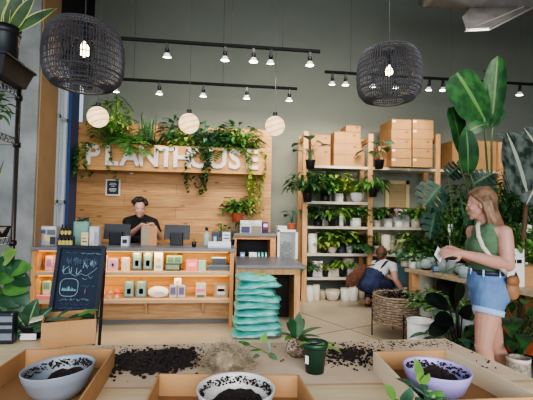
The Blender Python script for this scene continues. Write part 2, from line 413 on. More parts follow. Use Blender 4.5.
for x in (-1.75, -.95, -.2): 
    MB().add([(x-.015,5.62,.325),(x+.015,5.62,.325),(x-.015,5.62,.12),(x+.015,5.62,.12),(x-.015,5.45,.325),(x+.015,5.45,.325)], [(0,1,3,2),(0,2,4),(1,5,3),(2,3,5,4),(0,4,5,1)]).build('bracket', WEDGE, ct, world=True)
for z in (.985, .67): MB().bx(-2.28, .12, 5.42, 5.45, z, z+.012).build('led_strip', LEDM, ct, world=True)
def arealight(loc, size, energy, color, rot=(0,0,0), sy=None, spread=None):
    l = bpy.data.lights.new('area', 'AREA'); l.size = size; l.energy = energy; l.color = color
    if sy: l.shape = 'RECTANGLE'; l.size_y = sy
    if spread: l.spread = spread
    o = bpy.data.objects.new('area_light', l); o.location = loc; o.rotation_euler = rot; COL.objects.link(o); return o
arealight((-1.08,5.46,.975), 2.35, 6.5, (1,.66,.26), sy=.03, rot=(math.radians(25),0,0))
arealight((-1.08,5.46,.66), 2.35, 5.5, (1,.66,.26), sy=.03, rot=(math.radians(25),0,0))
# ---- low counter at the right end
lc = thing('service_counter', 'lower pine counter with grey top beside the teal bags', 'counter', (.68,5.8,0))
MB().bx(.225, 1.16, 5.30, 6.42, .785, .83).build('countertop', GREYTOP, lc, bevel=.006, world=True)
mb = MB().bx(.225, 1.10, 5.36, 5.42, .70, .785).bx(.225, .31, 5.36, 5.44, 0, .70).bx(1.02, 1.10, 5.36, 5.44, 0, .70).bx(1.04,1.10,5.44,6.4,.0,.785).bx(.225,.26,5.44,6.4,0,.785)
mb.build('frame', wood('low_pine', (220,172,118), (186,136,88), 'Z', knots=False), lc, bevel=.004, world=True)
MB().bx(.26, 1.04, 5.9, 5.93, 0, .785).bx(.70,.73,5.46,5.9,0,.785).build('inner_panel', mat('dark_recess', (40,30,26), .7), lc, world=True)
# ================================================================ FEATURE WALL PLANTER SIGN
ps = thing('planter_sign', 'long pine planter box on the wood wall lettered PLANTHOUSE', 'sign', (-.76,6.8,2.18))
mb = MB().bx(-2.24, .73, 6.60, 6.64, 2.2, 2.60).bx(-2.24, .73, 6.60, 6.94, 2.17, 2.21).bx(-2.24,-2.2,6.64,6.94,2.2,2.6).bx(.69,.73,6.64,6.94,2.2,2.6)
mb.build('planter_box', wood('sign_pine', (212,164,106), (176,128,76), 'X', knots=True), ps, bevel=.004, world=True)
MB().bx(-2.2, .69, 6.64, 6.94, 2.45, 2.5).build('soil', SOIL, ps, world=True)
LETW = mat('letter_white', (232,222,216), .7)
for ch, px in zip('PLANTHOUSE', (92.5,111,130,148.5,166,182,199.5,217.5,234.5,251.5)):
    py = 164.0 + (px-92)*.03
    p = at(px, py, 6.58); text_obj(ch, 'letter', LETW, .44, (p.x, 6.58, p.z), (PI/2,0,0), ps, extrude=.018, bold=.012)
# wall sign
ws = thing('framed_sign', 'small black lettered sign in white frame on the wood wall', 'sign', at(113,196,6.94))
c = at(113,187.5,6.93); MB().box((c.x,6.935,c.z), (.235,.02,.27)).build('sign_frame', WHITE, ws, world=True)
MB().box((c.x,6.922,c.z), (.185,.01,.225)).build('sign_board', mat('sign_black', (30,34,40), .5), ws, world=True)
CH = mat('chalk_white', (214,222,226), .8)
for i, (wd, dz) in enumerate(((.10,.07),(.12,.045),(.06,.02),(.11,-.02),(.12,-.04),(.09,-.06))):
    MB().box((c.x,6.916,c.z+dz), (wd,.002,.009)).build('sign_text', CH, ws, world=True)
ol = at(132,169.5,6.94); t = thing('wall_outlet', 'small grey fixture under the letter A of the planter', 'fixture', (ol.x,6.94,ol.z-.1))
MB().box((ol.x,6.93,ol.z-.03), (.05,.03,.1)).build('plate', WHITE, t, bevel=.004, world=True); MB().box((ol.x,6.912,ol.z-.03), (.025,.01,.04)).build('socket', mat('mid_grey', (110,110,110), .5), t, world=True)
# ================================================================ PLANTS IN THE SIGN PLANTER
G = 'plants in the lettered planter'
def wp(px, py, Y, name, label, cat, fol, group=G, seed=3):
    p = at(px, py, Y); p.z = 2.5; p.y = Y
    return plant(name, label, cat, p, None, fol, group, seed=seed, ymax=6.94)
wp(97,140,6.74,'pothos','bright pothos trailing over the letter P at the left end','plant',('trail',L_MID,.32,.85,12,.09,.08,.5),seed=5)
wp(112,140,6.80,'bushy_foliage','tall pale green bushy plant behind the first globe lamp','plant',('bush',L_LIGHT,.32,.98,190,.15,.055,.5))
wp(124,140,6.72,'parlor_palm','dark arching palm spilling over the letters L and A','plant',('fern',L_MID,.42,.60,34,.16,.032,.5))
wp(108,140,6.66,'red_bromeliad','small red bromeliad above the letter L','plant',('rosette',L_RED,.1,.1,16,.14,.05,.5))
wp(140,140,6.68,'hanging_fern','yellow green fern drooping over the letters A and N','plant',('fern',L_LIGHT,.24,.28,22,.10,.024,.9))
wp(134,138,6.86,'feather_palm','thin feathery palm fronds rising behind the letter A','plant',('fern',L_BLUE,.4,.62,7,.12,.015,.25))
wp(149,140,6.82,'snake_plant','slim dark snake plant above the letter N','plant',('snake',L_DARK,.2,.66,14,.055,.05,.45))
wp(157,140,6.72,'dark_croton','dark strappy plant drooping between the letters N and T','plant',('grass',L_DARK,.24,.32,40,.07,.035,.42))
wp(163,140,6.80,'rust_bromeliad','rust coloured bromeliad above the letter T','plant',('rosette',L_ORNG,.1,.1,30,.28,.05,.4))
wp(172,140,6.84,'cane_plant','upright blue green plant beside the middle globe lamp','plant',('bush',L_BLUE,.18,.7,90,.13,.06,.3))
wp(183,140,6.80,'leafy_pothos','light green leafy plant above the letter H','plant',('bush',L_LIGHT,.26,.45,90,.12,.07,.6))
wp(198,140,6.66,'dark_hanging_vine','dark vine hanging down in front of the letter O','plant',('trail',L_DARK,.16,.95,20,.10,.07,.7))
wp(208,138,6.80,'broad_leaf_plant','big dark glossy leaves above the letters O and U','plant',('bush',L_BLUE,.34,.62,110,.17,.08,.6),seed=9)
wp(222,138,6.84,'spiky_palm','dense dark feathery plant crowning the right of the planter','plant',('fern',L_DARK,.5,.66,44,.17,.034,.5),seed=8)
wp(240,139,6.80,'arrow_leaf_plant','mixed green leafy plant above the letter S','plant',('bush',L_MID,.38,.56,150,.14,.07,.7),seed=10)
wp(236,140,6.66,'lime_creeper','lime creeper covering tops of the letters U and S','plant',('trail',L_LIGHT,.26,.30,24,.085,.075,.5),seed=12)
wp(256,141,6.66,'lime_vine','long lime vine hanging past the letter E at the right end','plant',('trail',L_YEL,.13,1.35,17,.085,.06,.5),seed=14)
# hanging terracotta plant on wood wall
p = at(237,222,6.7); plant('terracotta_plant', 'bushy dark plant in a terracotta pot on the wood wall', 'plant', p, ('nursery',.10,.155,TERRA), ('bush',L_MID,.24,.32,90,.13,.08,.8), seed=4, ymax=6.94)
t = thing('wall_bracket', 'black wall bracket carrying the terracotta pot', 'bracket', (p.x,6.94,p.z-.03)); MB().bar((p.x,6.95,p.z-.012),(p.x,6.62,p.z-.012),.03,.015).build('arm', BLACK, t, world=True); MB().box((p.x,6.94,p.z-.05),(.04,.012,.14)).build('wall_plate', BLACK, t, world=True)
# ================================================================ BACK CABINET
bc = thing('back_cabinet', 'low pine cabinet with dark open shelf behind the service counter', 'cabinet', (.62,6.7,0))
a = at(233,236,6.5).x; b = at(276,236,6.5).x
mb = MB().bx(a,b,6.5,6.94,1.1,1.16).bx(a,a+.06,6.5,6.94,0,1.1).bx(b-.09,b,6.5,6.94,0,1.1).bx(a,b,6.5,6.94,.74,.79)
mb.build('carcass', wood('cab_pine', (214,160,106), (182,128,80), 'X', knots=False), bc, bevel=.004, world=True)
MB().bx(a-.02,b+.02,6.46,6.94,1.16,1.2).build('cabinet_top', GREYTOP, bc, world=True); MB().bx(a+.06,b-.09,6.9,6.93,.0,1.1).build('back', mat('cab_dark', (20,22,28), .7), bc, world=True)
DK = mat('dark_grey_plastic', (44,46,52), .4)
def boxthing(name, label, cat, px0, px1, py0, py1, Y, depth, m, part='carton', face=None, group=None, rz=0, bevel=.004, lid=None):
    a = at(px0, py1, Y); b = at(px1, py0, Y); w = b.x-a.x; h = b.z-a.z
    t = thing(name, label, cat, ((a.x+b.x)/2, Y+depth/2, a.z), rz, group)
    MB().box((0,0,h/2), (w,depth,h)).build(part, m, t, bevel=bevel)
    if face:
        for (u0,u1,v0,v1,fm,fn) in face: MB().bx(-w/2+u0*w, -w/2+u1*w, -depth/2-.002, -depth/2+.001, v0*h, v1*h).build(fn, fm, t)
    return t
def cc(rgb): return mat('c_%d_%d_%d' % rgb, rgb, .55, var=.06, scale=30)
boxthing('coffee_machine', 'white and grey box appliance on the back cabinet', 'appliance', 240,262,220.5,234,6.6,.25, cc((206,204,200)), 'housing', [(.05,.45,.1,.55,cc((60,62,96)),'logo_panel'),(.5,.98,.05,.6,cc((130,122,108)),'front_panel'),(.03,.97,.78,.95,cc((226,226,222)),'top_band')])
boxthing('purple_carton', 'purple and dark carton standing beside the grey appliance', 'carton', 262.5,268.5,222,234.5,6.6,.12, cc((86,44,96)), 'carton', [(.15,.85,.6,.85,cc((220,210,230)),'print'),(.1,.9,.08,.4,cc((40,26,40)),'lower_print')])
for i, (x0, x1, c) in enumerate(((240,245,(110,150,200)),(249,257,(236,238,240)),(258,260,(80,200,200)),(261.5,263.5,(80,200,200)),(265,267,(90,190,170)))):
    lab = ('blue package in the dark cabinet opening','white package in the dark cabinet opening','first teal bottle from the left in the cabinet opening','second teal bottle from the left in the cabinet opening','green bottle at the right end of the cabinet opening')[i]
    boxthing(('package','package','bottle','bottle','bottle')[i], lab, 'package' if i < 2 else 'bottle', x0,x1,252.5,257.8,6.55,.08, cc(c), 'body', [(.2,.8,.3,.7,cc((240,240,240)),'print')], 'goods in the cabinet opening')
# white glass cabinet
x0 = at(277,262,6.55); x1 = at(298,230,6.55)
wc = thing('white_cabinet', 'small white glass fronted cabinet right of the wood wall', 'cabinet', ((x0.x+x1.x)/2,6.75,0)); W2 = x1.x-x0.x; hz = x1.z
mb = MB().bx(x0.x,x0.x+.04,6.55,6.95,0,hz).bx(x1.x-.04,x1.x,6.55,6.95,0,hz).bx(x0.x,x1.x,6.55,6.95,hz-.04,hz).bx(x0.x,x1.x,6.93,6.95,0,hz).bx(x0.x,x1.x,6.55,6.95,.74,.78)
mb.build('carcass', WHITE, wc, bevel=.003, world=True)
d = MB().bx(x0.x+.04,x1.x-.04,6.56,6.565,.79,hz-.05).build('glass_door', mat('clear_glass', (220,230,228), .03, alpha=.15), wc, world=True)
rnd = random.Random(2)
t = thing('tool_pile', 'tangle of dark wire tools inside the white glass cabinet', 'tools', (wc.location.x,6.72,.785))
mb = MB()
for i in range(26):
    pts = [Vector((rnd.uniform(-.11,.11), rnd.uniform(-.08,.08), rnd.uniform(.02,.28))) for _ in range(3)]; mb.tube(pts, .008, 5)
mb.lathe([(.10,0),(.12,.08),(.11,.1),(0,.1)], n=14); mb.build('wires', DK, t)
boxthing('white_tray', 'flat white tray on top of the white cabinet', 'tray', 277.5,287,226,230,6.6,.2, WHITE, 'tray', [(.1,.9,.2,.8,cc((200,198,192)),'front_recess')])
p = at(291.5,230,6.65); plant('pilea', 'round leaved pilea in a terracotta pot on the white cabinet', 'plant', p, ('nursery',.065,.11,TERRA), ('big',L_BLUE,.22,.26,4,.12,.11,.5), seed=6)
# ================================================================ ITEMS ON THE CHECKOUT COUNTER
CT = 1.045
def onct(px, Y): p = at(px, 240, Y); return Vector((p.x, Y, CT))
def ctbox(name, label, cat, px0, px1, pyt, Y, depth, m, part='body', face=None, group=None, bevel=.004):
    a = at(px0, 240, Y).x; b = at(px1, 240, Y).x; h = at(px0, pyt, Y).z - CT; w = b-a
    t = thing(name, label, cat, ((a+b)/2, Y+depth/2, CT), 0, group); MB().box((0,0,h/2),(w,depth,h)).build(part, m, t, bevel=bevel)
    for (u0,u1,v0,v1,fm,fn) in face or []: MB().bx(-w/2+u0*w, -w/2+u1*w, -depth/2-.003, -depth/2+.001, v0*h, v1*h).build(fn, fm, t)
    return t
ctbox('product_display','grey product display with coloured packs at the left end','display',36,56,226,5.62,.16, cc((176,176,180)),'stand',[(.0,.3,.35,.62,cc((206,96,110)),'pack'),(.02,.3,.0,.33,cc((96,130,206)),'pack'),(.1,.45,.62,.8,cc((60,96,160)),'pack'),(.4,.68,.22,.55,cc((222,216,150)),'pack'),(.7,.98,.05,.45,cc((60,60,70)),'pack'),(.55,.95,.55,.8,cc((110,110,120)),'pack'),(.05,.95,.84,.97,cc((220,220,222)),'header')])
AMB = mat('dark_bottle', (30,24,24), .2); YL = mat('yellow_label', (206,190,110), .6)
def bottle(name, label, loc, r, h, m, lm, group=None, capm=BLACK):
    t = thing(name, label, 'bottle', loc, 0, group)
    MB().lathe([(0,0),(r,0),(r,h*.6),(r*.45,h*.76),(r*.4,h*.84)], n=14).build('glass', m, t, True)
    MB().lathe([(r*.5,h*.83),(r*.5,h),(0,h)], n=12).build('cap', capm, t)
    MB().lathe([(r*1.02,h*.12),(r*1.02,h*.48)], n=14).build('paper_label', lm, t, True); return t
b0 = None
for i, px in enumerate((60,63.6,67.2,70.8)):
    w_ = ('leftmost','second','third','rightmost')[i]
    lab = '%s dark bottle with yellow label in the front row on the counter' % w_
    b0 = bottle('dark_bottle', lab, onct(px,5.5), .022, .16, AMB, YL, 'dark bottles on the counter') if i == 0 else dup(b0, onct(px,5.5), label=lab)
ri = ctbox('display_riser','dark low riser carrying the back row of bottles','riser',58.5,72.5,236.5,5.64,.1,DK,'block',[(.05,.95,.1,.9,cc((70,66,60)),'front_face')])
rz_ = ri.children[0].dimensions.z
bz = CT + (at(58.5,236.5,5.64).z-CT)
for i, px in enumerate((62,65.6,69.2)):
    w_ = ('leftmost','middle','rightmost')[i]; p = onct(px,5.69); p.z = bz
    dup(b0, p, label='%s dark bottle with yellow label in the raised back row' % w_)
t = ctbox('teal_gift_bag','pale teal box with dark ribbon top behind the bottles','box',73,88,221.5,5.85,.14,cc((122,166,156)),'carton',[(.1,.9,.1,.9,cc((134,178,166)),'front_print')])
mb = MB(); rr = random.Random(4); h_ = at(73,221.5,5.85).z-CT
for i in range(9): mb.tube([(rr.uniform(-.09,.09),0,h_),(rr.uniform(-.09,.09),rr.uniform(-.04,.04),h_+rr.uniform(.02,.06)),(rr.uniform(-.09,.09),0,h_)], .009, 5)
mb.build('ribbon', cc((30,60,60)), t)
ctbox('note_card','small cream note card leaning in front of the teal box','card',81,88,232.5,5.62,.02,cc((226,206,160)),'card',[(.15,.85,.3,.36,DK,'writing'),(.15,.7,.55,.6,DK,'writing')])
ctbox('clear_organizer','pale translucent organizer with leaflets on the counter','organizer',89,98.5,226.5,5.66,.12,cc((190,190,198)),'tray',[(.1,.5,.2,.9,cc((216,214,220)),'leaflet'),(.55,.9,.1,.7,cc((160,158,170)),'leaflet')])
def monitor(px, label, g='register screens'):
    p = onct(px,5.9); t = thing('register_screen', label, 'screen', p, 0, g)
    s = .36; MB().box((0,0,.185),(s,.025,.21), M=Matrix.Rotation(-.2,3,'X')).build('screen_back', mat('screen_grey', (46,48,56), .35), t, bevel=.006)
    MB().box((0,-.05,.09),(.18,.09,.18)).build('stand', mat('stand_black', (12,12,14), .4), t, bevel=.01); return t
monitor(117,'dark register screen on black stand left of the cashier'); monitor(177,'dark register screen on black stand right of the cashier')
t = ctbox('card_terminal','white card terminal beside the left register screen','terminal',121,128.5,236.5,5.6,.12,cc((200,206,214)),'housing',[(.2,.8,.3,.7,DK,'display')])
# paper bag
p = onct(148.5,5.86); pb = thing('paper_bag','brown kraft paper bag the cashier is packing','bag',p,.25)
wq,dq,hq=.21,.16,.27
mb = MB().add([(-wq/2,-dq/2,0),(wq/2,-dq/2,0),(wq/2,dq/2,0),(-wq/2,dq/2,0),(-wq/2,-dq/2,hq),(wq/2,-dq/2,hq),(wq/2,dq/2,hq),(-wq/2,dq/2,hq)],[(0,1,2,3),(0,1,5,4),(1,2,6,5),(2,3,7,6),(3,0,4,7)])
o = mb.build('bag_body', cc((184,134,86)), pb); so = o.modifiers.new('solid','SOLIDIFY'); so.thickness = .003
MB().bx(-wq/2,-.005,-dq/2-.004,-dq/2-.001,.01,hq-.01).build('side_fold', cc((150,140,122)), pb)
mb=MB(); mb.tube([(-.04,-dq/2,hq),(-.04,-dq/2,hq+.05),(.04,-dq/2,hq+.05),(.04,-dq/2,hq)],.004,5); mb.build('handle', cc((160,116,74)), pb)
p = onct(194,5.62); t = thing('pen_cup','small black cup right of the right register screen','cup',p); MB().lathe([(0,0),(.028,0),(.032,.07),(.028,.07),(.024,.01),(0,.01)],n=16).build('cup',BLACK,t,True)
for k in range(2): MB().tube([(0,0,.01),(.01-.02*k,.005,.11)],.003,5).build('pen',DK,t)
bottle('glass_bottle','clear glass bottle with dark stopper near the counter right end',onct(206.5,5.6),.045,.27,mat('clear_bottle',(190,204,196),.08,alpha=.5),cc((150,170,160)))
ctbox('blue_card_stand','dark blue card with pale round emblem on the counter','card stand',211.5,218.5,232,5.6,.03,cc((44,60,84)),'card',[(.3,.7,.35,.7,cc((150,190,210)),'emblem')])
ctbox('dark_tin','dark tin between the blue card and the white framed notice','tin',218.8,221.4,231,5.72,.06,DK,'can',[(.1,.9,.3,.6,cc((110,110,110)),'band')])
ctbox('framed_notice','white notice in a brown frame at the counter right end','notice',221.5,231,230.5,5.6,.03,cc((110,92,80)),'frame',[(.1,.9,.06,.9,cc((206,212,228)),'notice'),(.2,.8,.7,.76,cc((120,120,130)),'writing'),(.2,.8,.5,.56,cc((150,150,160)),'writing')])
ctbox('white_brochure_tray','long flat white tray lying at the counter right end','tray',208,231,241.8,5.42,.1,cc((216,220,226)),'tray',[(.02,.98,.1,.3,cc((180,184,190)),'rim')])
def narrow_plant(px,label,seed,mt,n=12):
    p = at(px,240,6.05); p.z = CT; p.y = 6.02
    return plant('small_counter_plant',label,'plant',p,('nursery',.045,.08,BPOT),('big',mt,.12,.26,n,.09,.05,.5),'small plants on the counter',seed=seed)
narrow_plant(222,'small upright plant behind the white framed notice',3,L_MID); narrow_plant(232,'thin sprig plant at the far right counter corner',5,L_BLUE,6)
# ---- goods on the lit shelves
def good(name,label,cat,px0,px1,py0,row,m,face,depth=.09,Y=5.5,grp='goods on the upper lit shelf'):
    z = (.731,.371)[row]; a = at(px0,py0,Y); b = at(px1,py0,Y); h = a.z - z; w = b.x-a.x
    t = thing(name,label,cat,((a.x+b.x)/2,Y+depth/2,z),0,grp if row==0 else 'goods on the lower lit shelf')
    MB().box((0,0,h/2),(w,depth,h)).build('carton',m,t,bevel=.003)
    for (u0,u1,v0,v1,rgb,fn) in face: MB().bx(-w/2+u0*w,-w/2+u1*w,-depth/2-.003,-depth/2+.001,v0*h,v1*h).build(fn,cc(rgb),t)
    return t
p = at(33.5,262,5.5); t = thing('round_tin','round blue patterned tin at the left of the upper shelf','tin',(p.x,5.54,.731),0,'goods on the upper lit shelf')
MB().lathe([(0,-.03),(.085,-.03),(.085,.03),(0,.03)],c=(0,0,.086),n=24,M=Matrix.Rotation(PI/2,3,'X')).build('tin_body',mat('blue_pattern',(70,110,150),.5,rgb2=(140,176,200),scale=60),t,True)
good('pink_box','small pink and purple carton right of the round tin','carton',45.5,53,256,0,cc((206,160,180)),[(.2,.8,.3,.8,(150,120,160),'window')])
good('pink_box','low pale pink carton beside the chalkboard edge','carton',53.5,57.5,261,0,cc((226,180,160)),[(.2,.8,.3,.8,(236,120,90),'print')])
good('pink_sachet','pale pink sachet just right of the chalkboard on upper shelf','sachet',102.5,107,255.5,0,cc((236,206,206)),[(.2,.8,.3,.7,(226,150,160),'print')],.03)
good('window_carton','pink square carton with purple picture on the upper shelf','carton',107.8,118,258.5,0,cc((214,170,170)),[(.15,.85,.2,.85,(186,150,190),'picture'),(.4,.6,.35,.6,(110,90,130),'picture_centre')])
good('peach_pouch','peach pouch with grey print on the upper shelf','pouch',121.5,130,257.5,0,cc((232,196,182)),[(.2,.8,.3,.75,(206,200,206),'print')],.04)
k1=[(.12,.88,.12,.86,(124,160,158),'front_print'),(.32,.68,.25,.55,(56,76,84),'emblem'),(.2,.8,.88,.96,(190,186,176),'top_strip')]
good('tea_pouch','left teal grey pouch of the pair on the upper shelf','pouch',132.3,142,252,0,cc((84,92,84)),k1,.06)
good('tea_pouch','right teal grey pouch of the pair on the upper shelf','pouch',143.3,153,252,0,cc((84,92,84)),k1,.06)
good('white_bag','tall white printed bag on the upper shelf','bag',154.5,163,252.3,0,cc((226,220,214)),[(.2,.8,.15,.3,(160,170,160),'print'),(.3,.7,.5,.7,(214,180,180),'print')],.05)
def stack(name,label,px0,px1,py0,py1,m,face,Y=5.5,row=0,depth=.09,cat='carton'):
    a = at(px0,py1,Y); b = at(px1,py0,Y); w=b.x-a.x; h=b.z-a.z
    t = thing(name,label,cat,((a.x+b.x)/2,Y+depth/2,a.z),0,'goods on the upper lit shelf' if row==0 else 'goods on the lower lit shelf')
    MB().box((0,0,h/2),(w,depth,h)).build('carton',m,t,bevel=.003)
    for (u0,u1,v0,v1,rgb,fn) in face: MB().bx(-w/2+u0*w,-w/2+u1*w,-depth/2-.003,-depth/2+.001,v0*h,v1*h).build(fn,cc(rgb),t)
def zpx(px,z,Y):   # pixel row of height z at depth Y
    a0 = at(px,250,Y); a1 = at(px,270,Y); return 250 + (a0.z-z)/(a0.z-a1.z)*20
zs = zpx(172,.731,5.5)
stack('dark_carton','dark patterned flat carton at the bottom of the green stack',165,180,263.4,zs,cc((52,70,56)),[(.05,.95,.2,.8,(120,140,120),'pattern')])
stack('green_carton','pale green patterned carton on top of the dark one',166.5,182,255.8,263.4,cc((130,180,140)),[(.08,.45,.15,.85,(90,120,100),'picture'),(.52,.92,.15,.85,(90,120,100),'picture')])
good('pink_carton','bright pink carton in the middle of the upper shelf','carton',186,198,260,0,cc((236,120,130)),[(.2,.8,.4,.75,(250,190,180),'print')])
good('blue_tub','pale blue and green tub beside the bright pink carton','tub',198.6,206,260.5,0,cc((150,190,206)),[(.2,.8,.3,.8,(150,210,150),'print')])
stack('slate_carton','wide slate flat carton at the right of the upper shelf',207.5,230,265.2,zs+.3,cc((110,124,124)),[(.03,.97,.2,.8,(70,84,92),'pattern')])
stack('slate_carton','slate patterned carton resting on the wide slate one',211.5,226,257,265.2,cc((84,96,106)),[(.05,.95,.1,.8,(52,64,80),'pattern'),(0,1,.84,1,(196,200,200),'lid_edge')])
k2=[(.15,.85,.08,.5,(226,190,180),'picture'),(.15,.85,.55,.92,(96,140,130),'title_patch')]
good('seed_card','left green and pink card of the pair at the lower shelf left','card',32.3,40.3,281,1,cc((150,176,150)),k2,.03)
good('seed_card','right green and pink card of the pair at the lower shelf left','card',42.7,50.7,281,1,cc((150,176,150)),k2,.03)
stack('pink_tray','flat pink strip lying in front of the seed cards',31,52,295.5,zpx(40,.371,5.42),cc((226,170,160)),[(.05,.95,.2,.8,(240,120,120),'pattern')],Y=5.42,row=1,depth=.05,cat='tray')
def figurine(px,label,capc,stemc,s):
    p = at(px,297,5.5); t = thing('mushroom_figurine',label,'figurine',(p.x,5.5,.371),0,'goods on the lower lit shelf')
    MB().lathe([(0,0),(.02*s,0),(.014*s,.03*s),(.012*s,.06*s),(0,.06*s)],n=12).build('stalk',cc(stemc),t,True)
    MB().lathe([(.006*s,.05*s),(.036*s,.055*s),(.032*s,.075*s),(.018*s,.095*s),(0,.10*s)],n=14).build('cap',cc(capc),t,True)
figurine(110.5,'tan mushroom figurine on the lower shelf',(200,150,110),(230,214,190),1.05)
figurine(117,'red capped mushroom figurine on the lower shelf',(214,80,70),(240,232,220),1.15)
p = at(103,297,5.5); t = thing('bunny_figurine','pink rabbit figurine right of the chalkboard on lower shelf','figurine',(p.x,5.5,.371),0,'goods on the lower lit shelf')
MB().ell((0,0,.05),(.034,.03,.05)).ell((0,0,.10),(.024,.022,.026)).build('body',cc((238,160,160)),t,True)
for s_ in (-1,1): MB().ell((.011*s_,0,.14),(.008,.006,.03)).build('ear',cc((240,170,170)),t,True)
good('tea_pouch','left teal grey pouch of the pair on the lower shelf','pouch',124,134.4,281,1,cc((110,120,110)),k1,.06)
good('tea_pouch','right teal grey pouch of the pair on the lower shelf','pouch',136,146.8,281,1,cc((110,120,110)),k1,.06)
p = at(158,297,5.5); t = thing('white_pouch','crumpled white pouch lying on the lower shelf','pouch',(p.x,5.52,.371),0,'goods on the lower lit shelf')
o = MB().ell((0,0,.075),(.14,.05,.078)).build('pouch',mat('pouch_white',(240,232,226),.6,bump=1,scale=12),t,True); MB().box((.02,-.052,.07),(.12,.004,.03)).build('print',cc((214,190,190)),t)
sq=[(.15,.85,.25,.85,(96,90,130),'picture')]
zl = zpx(176,.371,5.5)
stack('patterned_cube','left purple patterned cube on the lower shelf',169.2,176.8,285.5,zl,cc((176,178,190)),sq,row=1)
stack('patterned_cube','right purple patterned cube on the lower shelf',177.6,185.2,285.5,zl,cc((176,178,190)),sq,row=1)
stack('white_cube','small white cube on top of the two purple cubes',174,181.4,278.3,285.5,cc((224,218,214)),[(.25,.75,.3,.7,(190,180,180),'print')],row=1)
good('grey_carton','pale grey carton with pink lettering on the lower shelf','carton',196,206,283.3,1,cc((190,188,184)),[(.1,.9,.42,.6,(226,96,120),'lettering'),(.1,.9,.02,.2,(90,90,84),'base_print')])
t = good('grey_pouch','grey domed pouch with red lettering at the lower shelf right','pouch',214.5,228,284,1,cc((140,134,124)),[(.2,.8,.2,.85,(206,196,186),'oval_print'),(.25,.75,.45,.65,(226,84,72),'lettering')],.05)
# ================================================================ LAMPS
WICK = mat('black_wicker', (70,70,75), .6)
BULB = mat('bulb_glow', (255,214,170), .4, emit=16)
CORD = mat('black_cord', (60,60,60), .6)
def wicker(px, py, Y, label, bx_, by_, s):
    c = at(px, py, Y); t = thing('wicker_pendant', label, 'pendant lamp', (c.x, Y, c.z), 0, 'wicker pendant lamps')
    prof = [(.06,.222),(.15,.215),(.225,.195),(.262,.15),(.283,.08),(.290,0),(.286,-.08),(.268,-.14),(.225,-.185),(.150,-.205)]
    P = []
    for i in range(len(prof)-1):
        for k in range(2):
            f = k/2; P.append((prof[i][0]*(1-f)+prof[i+1][0]*f, prof[i][1]*(1-f)+prof[i+1][1]*f))
    P.append(prof[-1]); P = [(r*s, z*s*1.16) for r, z in P]
    o = MB().lathe(P, n=78).build('shade', WICK, t); m = o.modifiers.new('weave','WIREFRAME'); m.thickness = .0118*s; m.use_even_offset = False
    mb = MB()
    for k in range(14):
        a = 2*PI*k/14; mb.tube([(r*math.cos(a)*.985, r*math.sin(a)*.985, z) for r, z in P[::2]], .0045*s, 4)
    for r, z, w in ((prof[-1][0],prof[-1][1],.009),(.06,.222,.006),(.278,-.115,.006),(.225,.195,.006)):
        mb.tube([(r*s*math.cos(2*PI*k/40), r*s*math.sin(2*PI*k/40), z*s*1.16) for k in range(41)], w*s, 6, False)
    mb.build('rib_frame', WICK, t)
    b = at(bx_, by_, Y); bz_ = b.z-c.z
    bm = MB().lathe([(0,-.048),(.026,-.04),(.036,-.015),(.032,.012),(.016,.04),(.014,.055),(0,.055)], (0,0,bz_), 16).build('bulb', BULB, t, True)
    MB().lathe([(.018,bz_+.05),(.02,.25*s),(0,.25*s)], n=12).build('socket', BLACK, t)
    MB().tube([(0,0,.25*s),(0,0,6.19-c.z)], .004, 5).build('cord', CORD, t)
    l = bpy.data.lights.new('bulb_light','POINT'); l.energy = 2; l.color = (1,.82,.62); l.shadow_soft_size = .04
    lo = bpy.data.objects.new('bulb_light', l); COL.objects.link(lo); lo.location = (c.x, Y, c.z+bz_-.09)
    return t
wicker(84, 57.5, 2.75, 'black woven wicker pendant lamp hanging at upper left', 85, 50, .87)
wicker(389, 76, 3.6, 'black woven wicker pendant lamp hanging at upper right', 388, 71, 1.03)
gm = bpy.data.materials.new('alabaster_globe'); gm.use_nodes = True; nt = gm.node_tree; b = nt.nodes['Principled BSDF']
tc = nt.nodes.new('ShaderNodeTexCoord'); wv = nt.nodes.new('ShaderNodeTexWave'); wv.bands_direction = 'Z'; wv.inputs['Scale'].default_value = 4.5; wv.inputs['Distortion'].default_value = 2.2; wv.inputs['Detail'].default_value = 1
mp = nt.nodes.new('ShaderNodeMapping'); mp.inputs['Rotation'].default_value = (0,.35,0); nt.links.new(tc.outputs['Object'], mp.inputs['Vector']); nt.links.new(mp.outputs['Vector'], wv.inputs['Vector'])
r = nt.nodes.new('ShaderNodeValToRGB'); nt.links.new(wv.outputs['Fac'], r.inputs['Fac']); r.color_ramp.elements[0].color = (*s2l((238,170,108)),1); r.color_ramp.elements[1].color = (*s2l((255,226,180)),1); r.color_ramp.elements[1].position = .35
nt.links.new(r.outputs['Color'], b.inputs['Emission Color']); b.inputs['Emission Strength'].default_value = 1.7; b.inputs['Base Color'].default_value = (.05,.04,.03,1)
